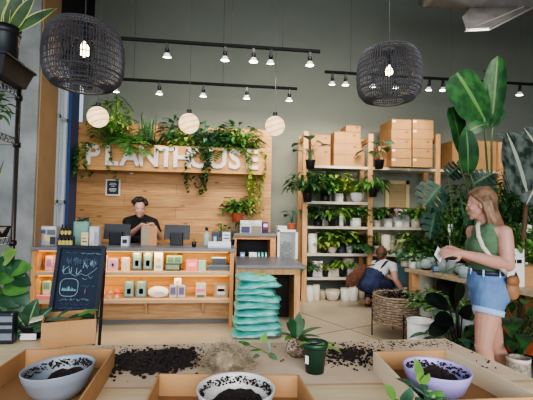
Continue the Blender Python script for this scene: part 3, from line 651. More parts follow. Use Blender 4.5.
for i, (px, py, rr_, lab) in enumerate(((98,117,10,'left of the three glowing alabaster globe lamps, above the letter P'),(189,123.5,9.6,'middle of the three glowing alabaster globe lamps, above the letter H'),(275,126,9.6,'right of the three glowing alabaster globe lamps, at the edge of the wood wall'))):
    Y = 5.3; c = at(px, py, Y); R = rr_*Y/FP/1.0
    if i == 0:
        t = thing('globe_pendant', lab, 'pendant lamp', c, 0, 'globe pendant lamps')
        MB().ell((0,0,0), R, nu=32, nv=20).build('globe', gm, t, True); MB().lathe([(.03,R*.95),(.03,R+.05),(0,R+.05)], n=14).build('cap', BLACK, t)
        MB().tube([(0,0,R+.03),(0,0,6.19-c.z)], .004, 5).build('cord', CORD, t); g0 = t
    else: t = dup(g0, c, label=lab)
    l = bpy.data.lights.new('globe_light','POINT'); l.energy = 4; l.color = (1,.85,.68); l.shadow_soft_size = .12
    lo = bpy.data.objects.new('globe_light', l); COL.objects.link(lo); lo.location = c + Vector((0,-.3,-.05))
# tracks
SPOTF = mat('spot_face', (255,244,226), .3, emit=26); SPOTC = mat('spot_cone', (214,214,210), .3, emit=.25)
def track(xa, xb, Y, z, rods, label):
    t = thing('lighting_track', label, 'lighting track', ((xa+xb)/2, Y, z)); mb = MB().bx(xa, xb, Y-.018, Y+.018, z, z+.035); mb.build('rail', mat('rail_black',(10,10,11),1), t, world=True)
    for x in rods: MB().tube([(x,Y,z+.03),(x,Y,6.19)], .003, 4).build('suspension_wire', CORD, t, world=True)
a = at(118,38,5); track(-1.75, at(320,52,5).x, 5.0, a.z-.02, (at(131,20,5).x, .1, .75), 'front black ceiling track with five spotlights over the counter')
c2 = at(122,79,6); track(-1.95, at(297,90,6).x, 6.0, c2.z-.02, (-1.3, 0), 'rear black ceiling track nearest the lettered planter')
c3 = at(325,71,6); track(c3.x, 5.6, 6.0, c3.z-.03, (at(351,40,6).x, at(451,40,6).x, at(521,40,6).x), 'right black ceiling track passing behind the wicker lamp')
sp0 = None
def spot(px, Y, z, label, tilt, energy=14, aim=(0,1,-.6), grp='track spotlights'):
    global sp0
    x = at(px, 60, Y).x
    if sp0 is None:
        t = thing('track_spotlight', label, 'spotlight', (x,Y,z), 0, grp)
        MB().bx(-.015,.015,-.015,.015,-.06,0).build('bracket', BLACK, t)
        MB().lathe([(.0,-.06),(.022,-.06),(.026,-.075),(.026,-.125),(0,-.125)][::-1], n=14).build('housing', BLACK, t, True)
        MB().lathe([(.026,-.12),(.052,-.165),(.054,-.172)], n=18).build('reflector', SPOTC, t, True)
        MB().lathe([(.05,-.168),(.03,-.176),(0,-.178)], n=18).build('lamp_face', SPOTF, t, True); sp0 = t
        t.rotation_euler = (tilt, 0, 0)
    else: t = dup(sp0, (x,Y,z), label=label); t.rotation_euler = (tilt, 0, 0)
    l = bpy.data.lights.new('spot_light','SPOT'); l.energy = energy*1.5; l.color = (1,.86,.68); l.spot_size = math.radians(75); l.spot_blend = .8; l.shadow_soft_size = .06
    lo = bpy.data.objects.new('spot_light', l); COL.objects.link(lo); lo.location = (x, Y+math.sin(tilt)*.2, z-.2); lo.rotation_euler = Vector(aim).to_track_quat('-Z','Y').to_euler()
for i, px in enumerate((166.5,225,253.5,271,310)):
    spot(px, 5.0, a.z-.02, '%s spotlight from the left on the front track' % ('first','second','third','fourth','fifth')[i], (.25,.1,.0,.3,.05)[i], 22, (0,1,-.5))
for i, px in enumerate((160,204,247.5,290)):
    spot(px, 6.0, c2.z-.02, '%s spotlight from the left on the rear track' % ('first','second','third','fourth')[i], .15, 26, (0,1,-.55))
sp_x = at(116,90,6)
spot(116, 6.0, c2.z-.02, 'leftmost spotlight of the rear track beside the left globe lamp', .15, 22, (0,1,-.55))
for i, px in enumerate((333,346,361,374,396,430,443,520)):
    spot(px, 6.0, c3.z-.03, ('leftmost spotlight of the right track','second spotlight from the left on the right track','third spotlight on the right track, seen through the wicker lamp','fourth spotlight on the right track, seen through the wicker lamp','fifth spotlight on the right track, seen through the wicker lamp','spotlight just right of the wicker lamp on the right track','spotlight left of the tall paradise plant on the right track','spotlight at the far right end of the right track')[i], (.2,.1,.1,.3,.1,.25,.0,.1)[i], 26, (0,.95,-.75))
# duct with diffuser at the top right
ALU = mat('galvanized', (150,146,144), .4, metal=.7, var=.15, scale=6)
p = at(433,2,5.2); dt = thing('air_duct', 'galvanized round ceiling duct with square diffuser at top right', 'air duct', (p.x, 5.4, p.z))
z0 = at(480,9,5.4).z + .20
mb = MB(); xs = [at(425,0,5.4).x + .18*i for i in range(24)]
pts = []; rs = []
for i, x in enumerate(xs): pts += [(x,5.4,z0),(x+.09,5.4,z0)]; rs += [.215,.205]
mb.tube(pts, rs, 20); mb.build('duct', ALU, dt, True, world=True)
for k in (3,10,17): MB().tube([(xs[k],5.4,z0+.2),(xs[k],5.4,6.19)],.006,5).build('hanger_rod', CORD, dt, world=True)
A, B, Cc, D = at(462,20,5.0), at(486,31,5.0), at(531,6,5.3), at(478,4,5.6)
mb = MB(); e = [at(462,19,5.2), at(466,31,5.0), at(489,30,4.9), at(532,8,5.3), at(476,4,5.5)]
n_ = Vector((0,0,.03)); mb.add([*e, *[v+n_ for v in e]], [(0,1,2,3,4),(9,8,7,6,5),(0,5,6,1),(1,6,7,2),(2,7,8,3),(3,8,9,4),(4,9,5,0)]); mb.build('diffuser', ALU, dt, world=True)
mb = MB(); mb.bar(e[1],e[3]+Vector((-.15,0,0)),.05,.02).bar(e[2],e[3],.05,.02).bar(e[1],e[2],.02,.02); mb.build('diffuser_rim', mat('bright_alu',(196,192,188),.35,metal=.5), dt, world=True)
# ================================================================ SOIL BAGS
TEAL = mat('teal_plastic', (52,168,160), .3, rgb2=(120,206,196), scale=7, bump=.7, bscale=9)
TEALW = mat('teal_label', (176,206,200), .35, rgb2=(90,150,146), scale=9)
rnd = random.Random(11)
def soilbag(i, name, label):
    Y = 5.0; pyb = 333 - i*6.55; c = at((256,257,255.5,256,256.5,258,255,258,255.5)[i], pyb, Y)
    w = (.62,.58,.57,.54,.56,.55,.50,.54,.48)[i]; d = .42; h = .098
    t = thing(name, label, 'soil bag', (c.x, Y+.05, max(.0, .0+i*.0835)), (rnd.uniform(-.12,.12)), 'stacked soil bags')
    nx, ny = 20, 14; vs = []; fs = []
    ph = rnd.uniform(0, 6)
    for side in (1, -1):
        for j in range(ny+1):
            for k in range(nx+1):
                u = -1+2*k/nx; v = -1+2*j/ny; th = max(0, (1-abs(u)**5))*max(0, (1-abs(v)**4)); th = th**.6
                z = h/2 + side*h*.5*th + .008*math.sin(7*u+ph)*math.cos(5*v+ph)*(1 if side > 0 else .3) + .012*math.sin(2.2*u+ph*1.7)
                sag = -.012*abs(u)**3
                vs.append((u*w/2*(1-.05*v*v), v*d/2*(1-.06*u*u), max(.001, z+sag)))
    n1 = (nx+1)*(ny+1)
    for s_ in (0, 1):
        for j in range(ny):
            for k in range(nx):
                a = s_*n1 + j*(nx+1)+k; q = (a, a+1, a+nx+2, a+nx+1); fs.append(q if s_ == 0 else q[::-1])
    MB().add(vs, fs).build('bag_body', TEAL, t, True)
    mb = MB(); pts = [(-w*.44+ w*.88*k/8, -d/2*(.93 if 0<k<8 else .85)-.012, h*.42+.012*math.sin(2.2*(-1+k/4)+ph*1.7)+.004*math.sin(k*2+ph)) for k in range(9)]
    mb.tube(pts, .008, 5); mb.build('seam', TEALW, t, True)
    for s_ in (1,): MB().add([(s_*w*.46,-d*.36,h*.45),(s_*w*.53,-d*.36,h*.35+.01),(s_*w*.535,d*.3,h*.38),(s_*w*.46,d*.3,h*.5)],[(0,1,2,3)]).build('crimped_end', TEAL, t)
    if i == 8: MB().ell((0,-.02,h*.86),(w*.3,d*.28,.014)).build('printed_patch', mat('bag_print',(206,206,90),.5,rgb2=(60,130,90),scale=22), t, True)
names = ('bottom','second from the bottom','third from the bottom','fourth from the bottom','middle, fifth','sixth from the bottom','third from the top','second from the top','topmost, with yellow green print')
for i in range(9): soilbag(i, 'soil_bag', 'teal plastic soil bag in the stack by the counter, '+names[i])
# ================================================================ RACK SHELVES AT THE BACK
RACKW = wood('rack_pine', (220,172,124), (190,140,92), 'Z', knots=False); SHW = mat('shelf_white', (204,194,174), .5, var=.05, scale=6)
YF = 6.95; YB = 7.4
X1 = at(303.5,299,YF).x; X2 = at(368,299,YF).x+.02; X3 = at(437,299,YF).x; X4 = X3+1.25
lv = {'top':2.40,'a':1.76,'b':1.32,'c':.84,'d':.42}
def rack(xa, xb, label, levels, top, left=True):
    t = thing('plant_rack', label, 'shelving', ((xa+xb)/2, (YF+YB)/2, 0))
    for x in ((xa, xb) if left else (xb,)):
        for y in (YF, YB): MB().bx(x-.045, x+.045, y-.03, y+.03, 0, top if y == YF else top-.02).build('post', RACKW, t, bevel=.004, world=True)
        MB().bx(x-.03, x+.03, YF+.03, YB-.03, top-.14, top-.06).build('side_rail', RACKW, t, world=True)
    for z in levels:
        MB().bx(xa+.046, xb-.046, YF-.02, YB+.1, z-.03, z).build('shelf_board', SHW, t, world=True)
        MB().bx(xa+.046, xb-.046, YF-.028, YF-.021, z-.045, z-.002).build('shelf_lip', SHW, t, world=True)
    return t
rack(X1, X2, 'left pine plant rack against the sage wall with five shelves', (lv['top'],lv['a'],lv['b'],lv['c'],lv['d']), 3.0)
rack(X2, X3, 'middle pine plant rack behind the wicker basket', (lv['top'],lv['b'],lv['c'],lv['d']), 3.05, False)
rack(X3, X4, 'right pine plant rack behind the tall paradise plant', (lv['top'],1.6,lv['d']), 2.95, False)
# plywood louvre leaning on the wall behind
a = at(385,216,7.6); b = at(409,181,7.6); t = thing('louvre_panel', 'pale wooden louvre panel on the wall behind the middle rack', 'shutter', ((a.x+b.x)/2,7.6,a.z))
mb = MB(); z0, z1 = a.z, b.z
for q in ((a.x,a.x+.07),(b.x-.07,b.x)): mb.bx(q[0],q[1],7.58,7.645,z0,z1)
mb.bx(a.x,b.x,7.58,7.645,z1-.07,z1); mb.build('frame', mat('louvre_frame',(206,186,140),.7), t, world=True)
mb = MB()
for k in range(12): z = z0+(z1-z0-.07)*k/12; mb.box(((a.x+b.x)/2,7.62,z+.02),(b.x-a.x-.14,.01,.06),M=Matrix.Rotation(.5,3,'X'))
mb.build('slats', mat('slat',(190,166,124),.7), t, world=True)
# cardboard boxes
def kbox(label, px0, px1, py0, py1, Y, depth, base=None, group='cardboard boxes on the racks', lab=None):
    a = at(px0, py1, Y); b = at(px1, py0, Y); z0 = base if base is not None else a.z; w = b.x-a.x; h = b.z-z0
    t = thing('cardboard_box', label, 'box', ((a.x+b.x)/2, Y+depth/2, z0), 0, group)
    MB().box((0,0,h/2),(w-.016,depth,h-.014)).build('carton', KRAFT, t, bevel=.006)
    MB().bx(-w/2+.003,w/2-.003,-depth/2-.002,-depth/2,h-.016,h-.008).build('flap_seam', KRAFTD, t)
    for (u, v) in lab or [(.75,.7)]: MB().bx(-w/2+u*w-.03,-w/2+u*w+.03,-depth/2-.003,-depth/2,v*h-.02,v*h+.02).build('packing_label', TAPE if lab else KRAFTD, t)
    return t
zt = lv['top']
def row(Y, z): return zpx(350, z, Y)
def zz(px, py, Y): return at(px, py, Y).z
H1 = [zz(345,154.5,6.98), zz(345,143.5,6.98), zz(345,132,6.98)]
kbox('bottom cardboard box of the left pair on the left rack', 310.5,331,146,165,7.0,.36,zt)
kbox('upper cardboard box of the left pair on the left rack', 310.5,331,134.5,146,7.0,.36)
kbox('bottom cardboard box of the middle stack on the left rack', 333.5,362,154.5,165,6.97,.38,zt)
kbox('second cardboard box up in the middle stack on the left rack', 333.5,362,143.5,154.5,6.97,.38)
kbox('third cardboard box up in the middle stack on the left rack', 334,361,132,143.5,6.97,.38)
kbox('small cardboard box crowning the middle stack on the left rack', 345.5,361,125.5,132,7.02,.33)
L1 = [(.12,.75)]
kbox('bottom left cardboard box of the wide stack on the middle rack', 391,412,158,168,6.8,.55,zt,lab=L1)
kbox('bottom right cardboard box of the wide stack on the middle rack', 412.3,433,158,168,6.8,.55,zt,lab=L1)
kbox('left cardboard box in the second layer of the wide stack', 391,412,148.5,158,6.8,.55,lab=L1)
kbox('right cardboard box in the second layer of the wide stack', 412.3,433,148.5,158,6.8,.55)
kbox('left cardboard box in the third layer of the wide stack', 391,412,139,148.5,6.8,.55)
kbox('right cardboard box in the third layer of the wide stack', 412.3,433,139,148.5,6.8,.55)
kbox('left cardboard box in the fourth layer of the wide stack', 391,412,129.3,139,6.8,.55)
kbox('right cardboard box in the fourth layer of the wide stack', 412.3,434,129.3,139,6.8,.55,lab=L1)
kbox('top left cardboard box of the wide stack on the middle rack', 391.5,412,119.3,129.3,6.8,.55,lab=L1)
kbox('top right cardboard box of the wide stack on the middle rack', 412.3,434,119.8,129.3,6.8,.55,lab=L1)
kbox('small cardboard box left of the wide stack, partly behind the hanging pot', 378,390.5,146,168,7.0,.3,zt)
kbox('cardboard box on the right rack behind the paradise leaves', 452,474,141,163,6.97,.4,zt)
kbox('pinkish cardboard box on the right rack beside the paradise stem', 475,497,141,163,6.97,.4,zt)
kbox('farthest right cardboard box on the right rack', 498,515,146,163,6.97,.4,zt)
# ---- hanging pots on the rack posts
def hang(px, py0, py1, label, fol, seed, hook=True, Y=6.72, r=None):
    a = at(px, py1, Y); h = at(px, py0, Y).z - a.z
    t = plant('hanging_pot_plant', label, 'plant', a, ('nursery', r or h*.58, h, BPOT), fol, 'black hanging pots on the rack posts', seed=seed)
    r_ = r or h*.58
    mb = MB(); top = h+.34 if hook else h+.05
    for s_ in (-1,1): mb.tube([(s_*r_*.95,0,h-.01),(s_*r_*.5,.02,h+.6*(top-h)),(0,.05,top)], .004, 5)
    mb.tube([(0,.05,top),(0,.20,top)], .006, 5)
    mb.build('hanger', BLACK, t); return t
hang(310.3,160,169,'black hanging pot with sparse broad leaves on the left rack post',('big',L_BLUE,.34,.36,6,.21,.18,.6),3)
hang(379,160,169,'black hanging pot with sparse broad leaves on the second rack post',('big',L_BLUE,.32,.34,6,.21,.18,.6),8)
hang(307.5,193,202,'black hanging pot with dense dark foliage low on the left rack post',('bush',L_DARK,.36,.42,130,.15,.06,.9),5,False)
hang(373,189,197,'black hanging pot with drooping green leaves on the second rack post',('bush',L_MID,.26,.26,80,.16,.05,1.1),6,False)
# ---- shelf plants
GS='potted plants on the plant racks'
def sp(px, py, z, name, label, pot, fol, Y=7.02, seed=1, cat='plant', soil=True):
    p = at(px, py, Y); p.z = z; p.y = Y
    zs_ = [q for q in (A_,B_,C_,zt) if q > z+.1]
    return plant(name, label, cat, p, pot, (fol[0],fol[1],fol[2]*1.15,fol[3]*1.1,int(fol[4]*1.35),fol[5]*1.1,fol[6]*1.1,fol[7]), GS, seed=seed, soil=soil, zmax=min(zs_)-.07)
A_, B_, C_, D_ = lv['a'], lv['b'], lv['c'], lv['d']
sp(325,201,A_,'leafy_shelf_plant','dense green plant behind the low hanging pot on the top plant shelf',('cyl',.09,.14,BPOT),('bush',L_MID,.24,.40,110,.13,.06,.7),seed=2)
sp(339,200,A_,'croton','yellow green plant in white square-sided pot on the top plant shelf',('cyl',.078,.15,WPOT),('bush',L_YEL,.20,.42,70,.12,.05,.6),seed=4)
sp(327,200,A_,'leafy_shelf_plant','mid green bush at the back of the top plant shelf',('cyl',.08,.14,CPOT),('bush',L_DARK,.22,.46,90,.12,.05,.7),Y=7.3,seed=5)
sp(357,200,A_,'bowl_plant','sprawling plant in the wide white bowl on the top plant shelf',('bowl',.13,.17,WPOT),('bush',L_YEL,.16,.24,36,.11,.05,.9),seed=6)
sp(350,200,A_,'leafy_shelf_plant','green plant behind the white bowl by the second rack post',('cyl',.07,.15,CPOT),('bush',L_MID,.2,.32,50,.12,.05,.9),Y=7.28,seed=16)
sp(332,226,B_,'arching_dracaena','bright arching plant in black pot on the second plant shelf',('nursery',.085,.14,BPOT),('bush',L_LIGHT,.26,.34,40,.20,.06,.7),seed=7)
sp(318,226,B_,'dark_shelf_plant','dark leafy plant behind the left rack post on the second shelf',('cyl',.08,.12,BPOT),('bush',L_DARK,.22,.34,70,.13,.05,.9),seed=8)
sp(355.5,226,B_,'herb_plant','fine leaved green plant in white tub on the second plant shelf',('cyl',.10,.155,WPOT),('bush',L_MID,.19,.32,90,.08,.045,.6),seed=9)
sp(364,226,B_,'herb_plant','small bright plant in black pot against the second rack post',('nursery',.05,.08,BPOT),('bush',L_LIGHT,.1,.16,30,.07,.04,.6),seed=10)
sp(324,252,C_,'shelf_pothos','yellow edged pothos spilling on the third plant shelf',('nursery',.07,.11,BPOT),('trail',L_YEL,.2,.3,12,.09,.08,.5),seed=11)
sp(332,252,C_,'shelf_pothos','bushy plant in the cream bowl on the third plant shelf',('bowl',.088,.12,CPOT),('bush',L_LIGHT,.18,.42,60,.14,.07,.7),seed=12)
sp(341.5,252,C_,'dark_shelf_plant','dark broad leaved plant in glazed dark pot on the third shelf',('cyl',.065,.14,cc((56,60,70))),('big',L_DARK,.2,.44,12,.19,.11,.6),seed=13)
sp(349.5,252,C_,'vase_plant','leafy plant in the striped white vase on the third plant shelf',('belly',.06,.17,mat('striped_vase',(214,214,210),.4,rgb2=(140,144,150),scale=22)),('bush',L_YEL,.14,.32,26,.13,.08,.5),seed=14)
sp(360,252,C_,'dark_shelf_plant','dark fern like plant filling the right of the third shelf',('cyl',.07,.13,BPOT),('fern',L_DARK,.25,.34,22,.1,.03,.5),seed=15)
sp(325.5,276,D_,'sprout_plant','upright yellow green sprout in black pot on the lowest shelf',('nursery',.06,.11,BPOT),('grass',L_YEL,.1,.18,14,.04,.03,.3),seed=17)
sp(342.5,276,D_,'sprout_plant','spreading lime plant in black pot on the lowest shelf',('nursery',.075,.14,BPOT),('bush',L_LIGHT,.16,.2,40,.11,.05,.6),seed=18)
sp(309.5,276,D_,'dark_shelf_plant','dark plant tucked behind the left post on the lowest shelf',('nursery',.07,.1,BPOT),('bush',L_DARK,.14,.2,40,.1,.05,.6),seed=19)
sp(388,228,B_,'ruby_plant','dark purple leaved plant in white pot on the middle rack',('cyl',.08,.155,WPOT),('bush',mat('leaf_purple',(50,30,34),.4,rgb2=(80,40,40)),.15,.34,26,.14,.08,.5),seed=20)
sp(377,228,B_,'leafy_shelf_plant','pale green plant against the second post on the middle rack',('cyl',.06,.12,CPOT),('bush',L_MID,.18,.36,60,.12,.06,.6),seed=21)
sp(415.5,228,B_,'leafy_shelf_plant','spreading plant in cream pot on the middle rack by the monstera',('cyl',.08,.16,CPOT),('bush',L_MID,.24,.34,70,.13,.05,.8),seed=22)
sp(426,228,B_,'leafy_shelf_plant','yellow flecked plant at the right end of the middle rack',('cyl',.08,.14,BPOT),('bush',L_YEL,.22,.34,60,.12,.06,.7),seed=23)
sp(377,255,C_,'snake_plant','small upright snake plant in white pot on the middle rack',('cyl',.07,.14,WPOT),('snake',L_SNAKE,.1,.28,9,.05,.04,.3),seed=24)
sp(410,255,C_,'leafy_shelf_plant','bright green plant on the third level of the middle rack',('cyl',.08,.12,CPOT),('bush',L_LIGHT,.22,.3,60,.12,.05,.7),seed=25)
# containers
def vessel(name,label,px,r,h,z,m,st='cyl',Y=7.05,grp='empty pots and vases on the racks'):
    p = at(px,250,Y); t = thing(name,label,'pot',(p.x,Y,z),0,grp); pr = pot_prof(st,r,h); pr = pr[:-1]+[(pr[-1][0],h*.12),(0,h*.12)]
    MB().lathe(pr,n=22).build('vessel',m,t,True); MB().lathe([(r*.94,h*.94),(r*1.0,h*.95),(r*1.0,h*1.0),(r*.93,h*1.0),(r*.93,h*.94)],n=22).build('rim',m,t,True); return t
vessel('white_canister','tall white canister beside the left rack post on the third shelf',312.5,.085,.34,C_,WPOT)
vessel('white_cylinder','slim white cylinder vase in the middle of the second shelf',341,.04,.23,B_,WPOT)
vessel('paper_vase','tall white paper vase left of the arching dracaena',321.5,.06,.31,B_,CPOT,Y=7.2)
vessel('cream_planter','wide cream planter lit at the back of the lowest shelf',348,.11,.14,D_+.17,CPOT,Y=7.25)
vessel('white_crock','white crock behind the arching dracaena on the second shelf',327,.10,.12,B_,WPOT,Y=7.3)
vessel('small_white_pot','small white pot between purple plant and print stand',398,.075,.11,B_,WPOT)
vessel('lit_vase','tall cream vase on the third level of the middle rack',385.5,.085,.34,C_,CPOT)
vessel('lit_vase','tall cream vase right of its twin on the middle rack',392,.07,.32,C_,CPOT,Y=7.2)
vessel('lit_vase','short bright cream vase further right on the middle rack',401,.085,.26,C_,CPOT)
def cont(name,label,px0,px1,py0,z,m,Y=7.02,d=.15):
    a=at(px0,py0,Y); b=at(px1,py0,Y); w=b.x-a.x; h=a.z-z; t=thing(name,label,'box',((a.x+b.x)/2,Y+d/2,z),0,'boxes on the racks')
    MB().box((0,0,h/2),(w,d,h)).build('carton',m,t,bevel=.006); MB().bx(-w/2-.004,w/2+.004,-d/2-.004,d/2+.004,h*.86,h).build('lid',m,t,bevel=.004); return t
cont('white_gift_box','white box at the left of the lowest shelf',313,322.5,261,D_,WHITE)
cont('cream_box','cream box behind the black pots on the lowest shelf',327.5,339,268.5,D_,CPOT)
cont('white_planter_box','square white box at the right of the lowest shelf',347.5,358,265.5,D_,WHITE)
cont('framed_print','white stand with a green plant print on the middle rack',393.5,409.5,209,B_,WHITE,Y=7.12,d=.04)
pr_ = at(402,216,7.11); t = thing('plant_print','small green plant print leaning on the white stand','picture',(pr_.x,7.105,pr_.z-.09)); MB().box((0,0,.09),(.2,.008,.18)).build('print_frame',cc((200,206,196)),t); MB().box((0,-.006,.085),(.13,.004,.12)).build('picture',mat('print_green',(60,120,90),.6,rgb2=(206,214,200),scale=26),t)
# floor pots under the racks
for i,(px,r,h,st,m,lab,Y) in enumerate(((310.5,.075,.27,'cyl',WPOT,'tall white pot on the floor next to the left rack post',6.98),(317,.06,.28,'cyl',CPOT,'slim cream pot on the floor, second from the left rack post',7.02),(323,.08,.17,'nursery',CPOT,'short cream pot on the floor under the left rack',7.1),(333,.135,.19,'bowl',CPOT,'wide cream faceted bowl on the floor under the left rack',7.0),(345.5,.085,.22,'cyl',WPOT,'round white pot on the floor right of the faceted bowl',7.02),(354,.08,.26,'cyl',WPOT,'tall white pot on the floor by the crouching shopper',6.98),(362,.07,.2,'belly',CPOT,'cream belly pot on the floor beside the second rack post',7.1),(383,.09,.26,'cyl',WPOT,'white pot on the floor behind the crouching shopper',7.1),(392,.09,.24,'nursery',CPOT,'cream pot on the floor behind the wicker basket',7.1),(402,.1,.26,'cyl',WPOT,'white pot on the floor right of the basket rim',7.1))):
    vessel('floor_pot',lab,px,r,h,0,m,st,Y,'pots on the floor under the racks')
# ================================================================ PEOPLE
SKIN = mat('skin', (186,138,120), .5, var=.04, scale=9); SKINP = mat('skin_pink', (208,158,140), .5, var=.04, scale=9)
def basis(f, u=Vector((0,0,1))):
    f = Vector(f).normalized(); r = f.cross(u).normalized(); uu = r.cross(f); return r, f, uu, Matrix((r, f, uu)).transposed()
def limb(mb, pts, rs, n=14):
    for i in range(len(pts)-1): mb.cone(pts[i], rs[i], pts[i+1], rs[i+1], n)
def hand(mb, wrist, d, palm_n, side, curl=.5, s=1.0, spread=.16):
    """d = finger direction, palm_n = out of the palm, side=+1 thumb on d x palm_n side"""
    d = Vector(d).normalized(); n = (Vector(palm_n) - d*Vector(palm_n).dot(d)).normalized(); sd = d.cross(n)*side
    M = Matrix((sd, d, n)).transposed(); wrist = Vector(wrist)
    mb.ell(wrist + d*.05*s, (.041*s, .056*s, .016*s), M); mb.cone(wrist, .024*s, wrist+d*.04*s, .024*s, 10)
    for k, (o, ln) in enumerate(((.029,.074),(.010,.082),(-.010,.076),(-.028,.060))):
        p = wrist + d*.088*s + sd*o*s; a = curl*.35; dd = d*math.cos(a)+n*math.sin(a)+sd*(o/.03)*spread*.5
        for j in range(3):
            dd.normalize(); q = p + dd*ln*s*(.45,.32,.23)[j]; mb.cone(p, (.0098-.0009*j)*s, q, (.0092-.0009*j)*s, 8); p = q
            a += curl*.55; dd = d*math.cos(a)+n*math.sin(a)+sd*(o/.03)*spread*.5
    p = wrist + d*.022*s + sd*.030*s; q = p + (sd*.8+d*.75+n*.35).normalized()*.040*s; r_ = q + (sd*.25+d*1+n*.5*curl).normalized()*.030*s
    mb.cone(p, .014*s, q, .011*s, 8); mb.cone(q, .011*s, r_, .0085*s, 8)
def head(mb, c, f, u=Vector((0,0,1)), s=1.0):
    r, f, u, M = basis(f, u); c = Vector(c); P = lambda a, b, d: c + (r*a + f*b + u*d)*s
    E = lambda p, rad: mb.ell(P(*p), tuple(x*s for x in rad), M, 18, 12)
    E((0,-.012,.035), (.074,.094,.083)); E((0,.026,-.02), (.060,.066,.080)); E((0,.046,-.07), (.042,.040,.036)); E((0,.070,-.092), (.022,.017,.018))
    E((0,.075,.03), (.044,.014,.012)); E((0,.084,-.058), (.020,.010,.010)); E((0,.07,-.035), (.03,.02,.03)); E((-.036,.062,-.02), (.022,.02,.022)); E((.036,.062,-.02), (.022,.02,.022))
    mb.cone(P(0,.082,.018), .007*s, P(0,.100,-.022), .0098*s, 8)
    for k in (-1, 1): E((.075*k,-.005,-.005), (.008,.017,.028)); E((.03*k,.082,.006), (.013,.006,.007))
    return P, M
def face_parts(P, M, s, root, lipc=(190,110,104), browc=(120,84,56)):
    for k in (-1, 1):
        MB().ell(P(.03*k,.0815,.006), (.011*s,.006*s,.006*s), M, 10, 8).build('eye', mat('eye_white',(230,226,220),.3), root, True, world=True)
        MB().ell(P(.030*k,.0862,.006), (.005*s,.003*s,.005*s), M, 8, 6).build('iris', mat('iris',(52,50,46),.3), root, True, world=True)
        MB().ell(P(.03*k,.089,.028), (.015*s,.004*s,.003*s), M, 8, 6).build('eyebrow', cc(browc), root, True, world=True)
    MB().ell(P(0,.0905,-.058), (.016*s,.0045*s,.005*s), M, 10, 6).build('lips', cc(lipc), root, True, world=True)
# ---- standing woman
Yw = 2.95
W = thing('person', 'woman in green tank top and denim shorts standing at the glass display holding a card', 'person', (2.10,2.97,0), math.radians(70))
R_, Fw, U_, MBd = basis((-.94,.34,0)); Z = Vector((0,0,1))
bc_ = Vector((2.115,2.97,0))
def B(a, b, z): return bc_ + R_*a + Fw*b + Z*z
sk = MB()
# legs (left leg is nearer the camera)
hn, hf = B(-.085,.0,.90), B(.085,.0,.90)
kn = at(483.5,346,2.86); an = at(486,404,2.90); kf = at(496,348,3.10); af = at(512,396,3.22); an.z = .09; af.z = .09
for h, k, a in ((hn,kn,an),(hf,kf,af)):
    limb(sk, [h, h.lerp(k,.5), k, k.lerp(a,.3)+Fw*-.015, k.lerp(a,.65), a], [.108,.086,.061,.060,.043,.036])
    sk.ell(k+Fw*.025, (.045,.04,.05), MBd); limb(sk, [a, a+Fw*.13-Z*.05], [.038,.03])
sk.ell(B(0,0,.97), (.165,.12,.12), MBd); sk.ell(B(0,.005,1.12), (.135,.10,.12), MBd); sk.ell(B(0,.0,1.29), (.155,.108,.14), MBd)
sk.ell(B(0,-.01,1.41), (.15,.075,.06), MBd)
hc = at(480.5,205,2.97); 
sk.cone(B(0,-.005,1.42), .062, hc + Vector((.025,0,-.09)), .056)
sn = at(504,233,2.82); en = at(507.5,265,2.79); wn = at(461,253.5,2.74)
sf = at(473,232,3.10); ef = at(478,262,3.10); wf_ = at(452,249,2.92)
limb(sk, [sn, sn.lerp(en,.45), en], [.060,.060,.050]); limb(sk, [en, en.lerp(wn,.35), wn], [.052,.050,.028])
limb(sk, [sf, sf.lerp(ef,.45), ef], [.056,.050,.042]); limb(sk, [ef, ef.lerp(wf_,.35), wf_], [.042,.042,.026])
sk.cone(sn, .055, B(-.10,0,1.40), .045); sk.cone(sf, .05, B(.10,0,1.40), .045)
card = at(439,254.5,2.80)
hand(sk, wn, at(440,251,2.72)-wn, Vector((.1,.5,-.6)), 1, .75)
hand(sk, wf_, at(438,247,2.85)-wf_, Vector((0,-.5,-.8)), -1, .6)
Phead, Mh = head(sk, hc, (-.80,.58,-.10), s=1.03)
sk.blob('body', SKIN, W, voxel=.0055, smooth=3)
face_parts(Phead, Mh, 1.03, W)
# hair
HAIR = mat('hair_light_brown', (98,72,52), .5, rgb2=(146,114,86), scale=14)
h = MB(); 
h.ell(Phead(0,-.030,.048), (.085,.096,.088), Mh); h.ell(Phead(0,-.065,-.02), (.074,.055,.09), Mh)
def hp(a, b, c): return Phead(a, b, c)
rr = random.Random(9)
for k in range(26):
    q_ = -1.35 + 2.7*k/25; x = math.sin(q_)*.078; y = -.035 - math.cos(q_)*.058; e = rr.uniform(0,.025)
    limb(h, [hp(x*.9, y*.85, .05), hp(x*1.06, y*1.05, -.05), hp(x*1.0, y*1.2-.012, -.13), hp(x*.85, y*1.25-.030, -.20-e)], [.024,.020,.016,.006], 8)
for s_ in (-1, 1):
    for j in range(5):
        limb(h, [hp(.015*s_,.060-.010*j,.104), hp(.066*s_,.030-.014*j,.072), hp(.083*s_,-.020-.012*j,.015), hp(.082*s_,-.040-.010*j,-.07), hp(.072*s_,-.040-.014*j,-.165-.008*j)], [.013,.014,.015,.014,.005], 8)
limb(h, [hp(0,.062,.095), hp(0,0,.122), hp(0,-.06,.115)], [.018,.024,.03], 10)
h.blob('hair', HAIR, W, voxel=.005, smooth=2)
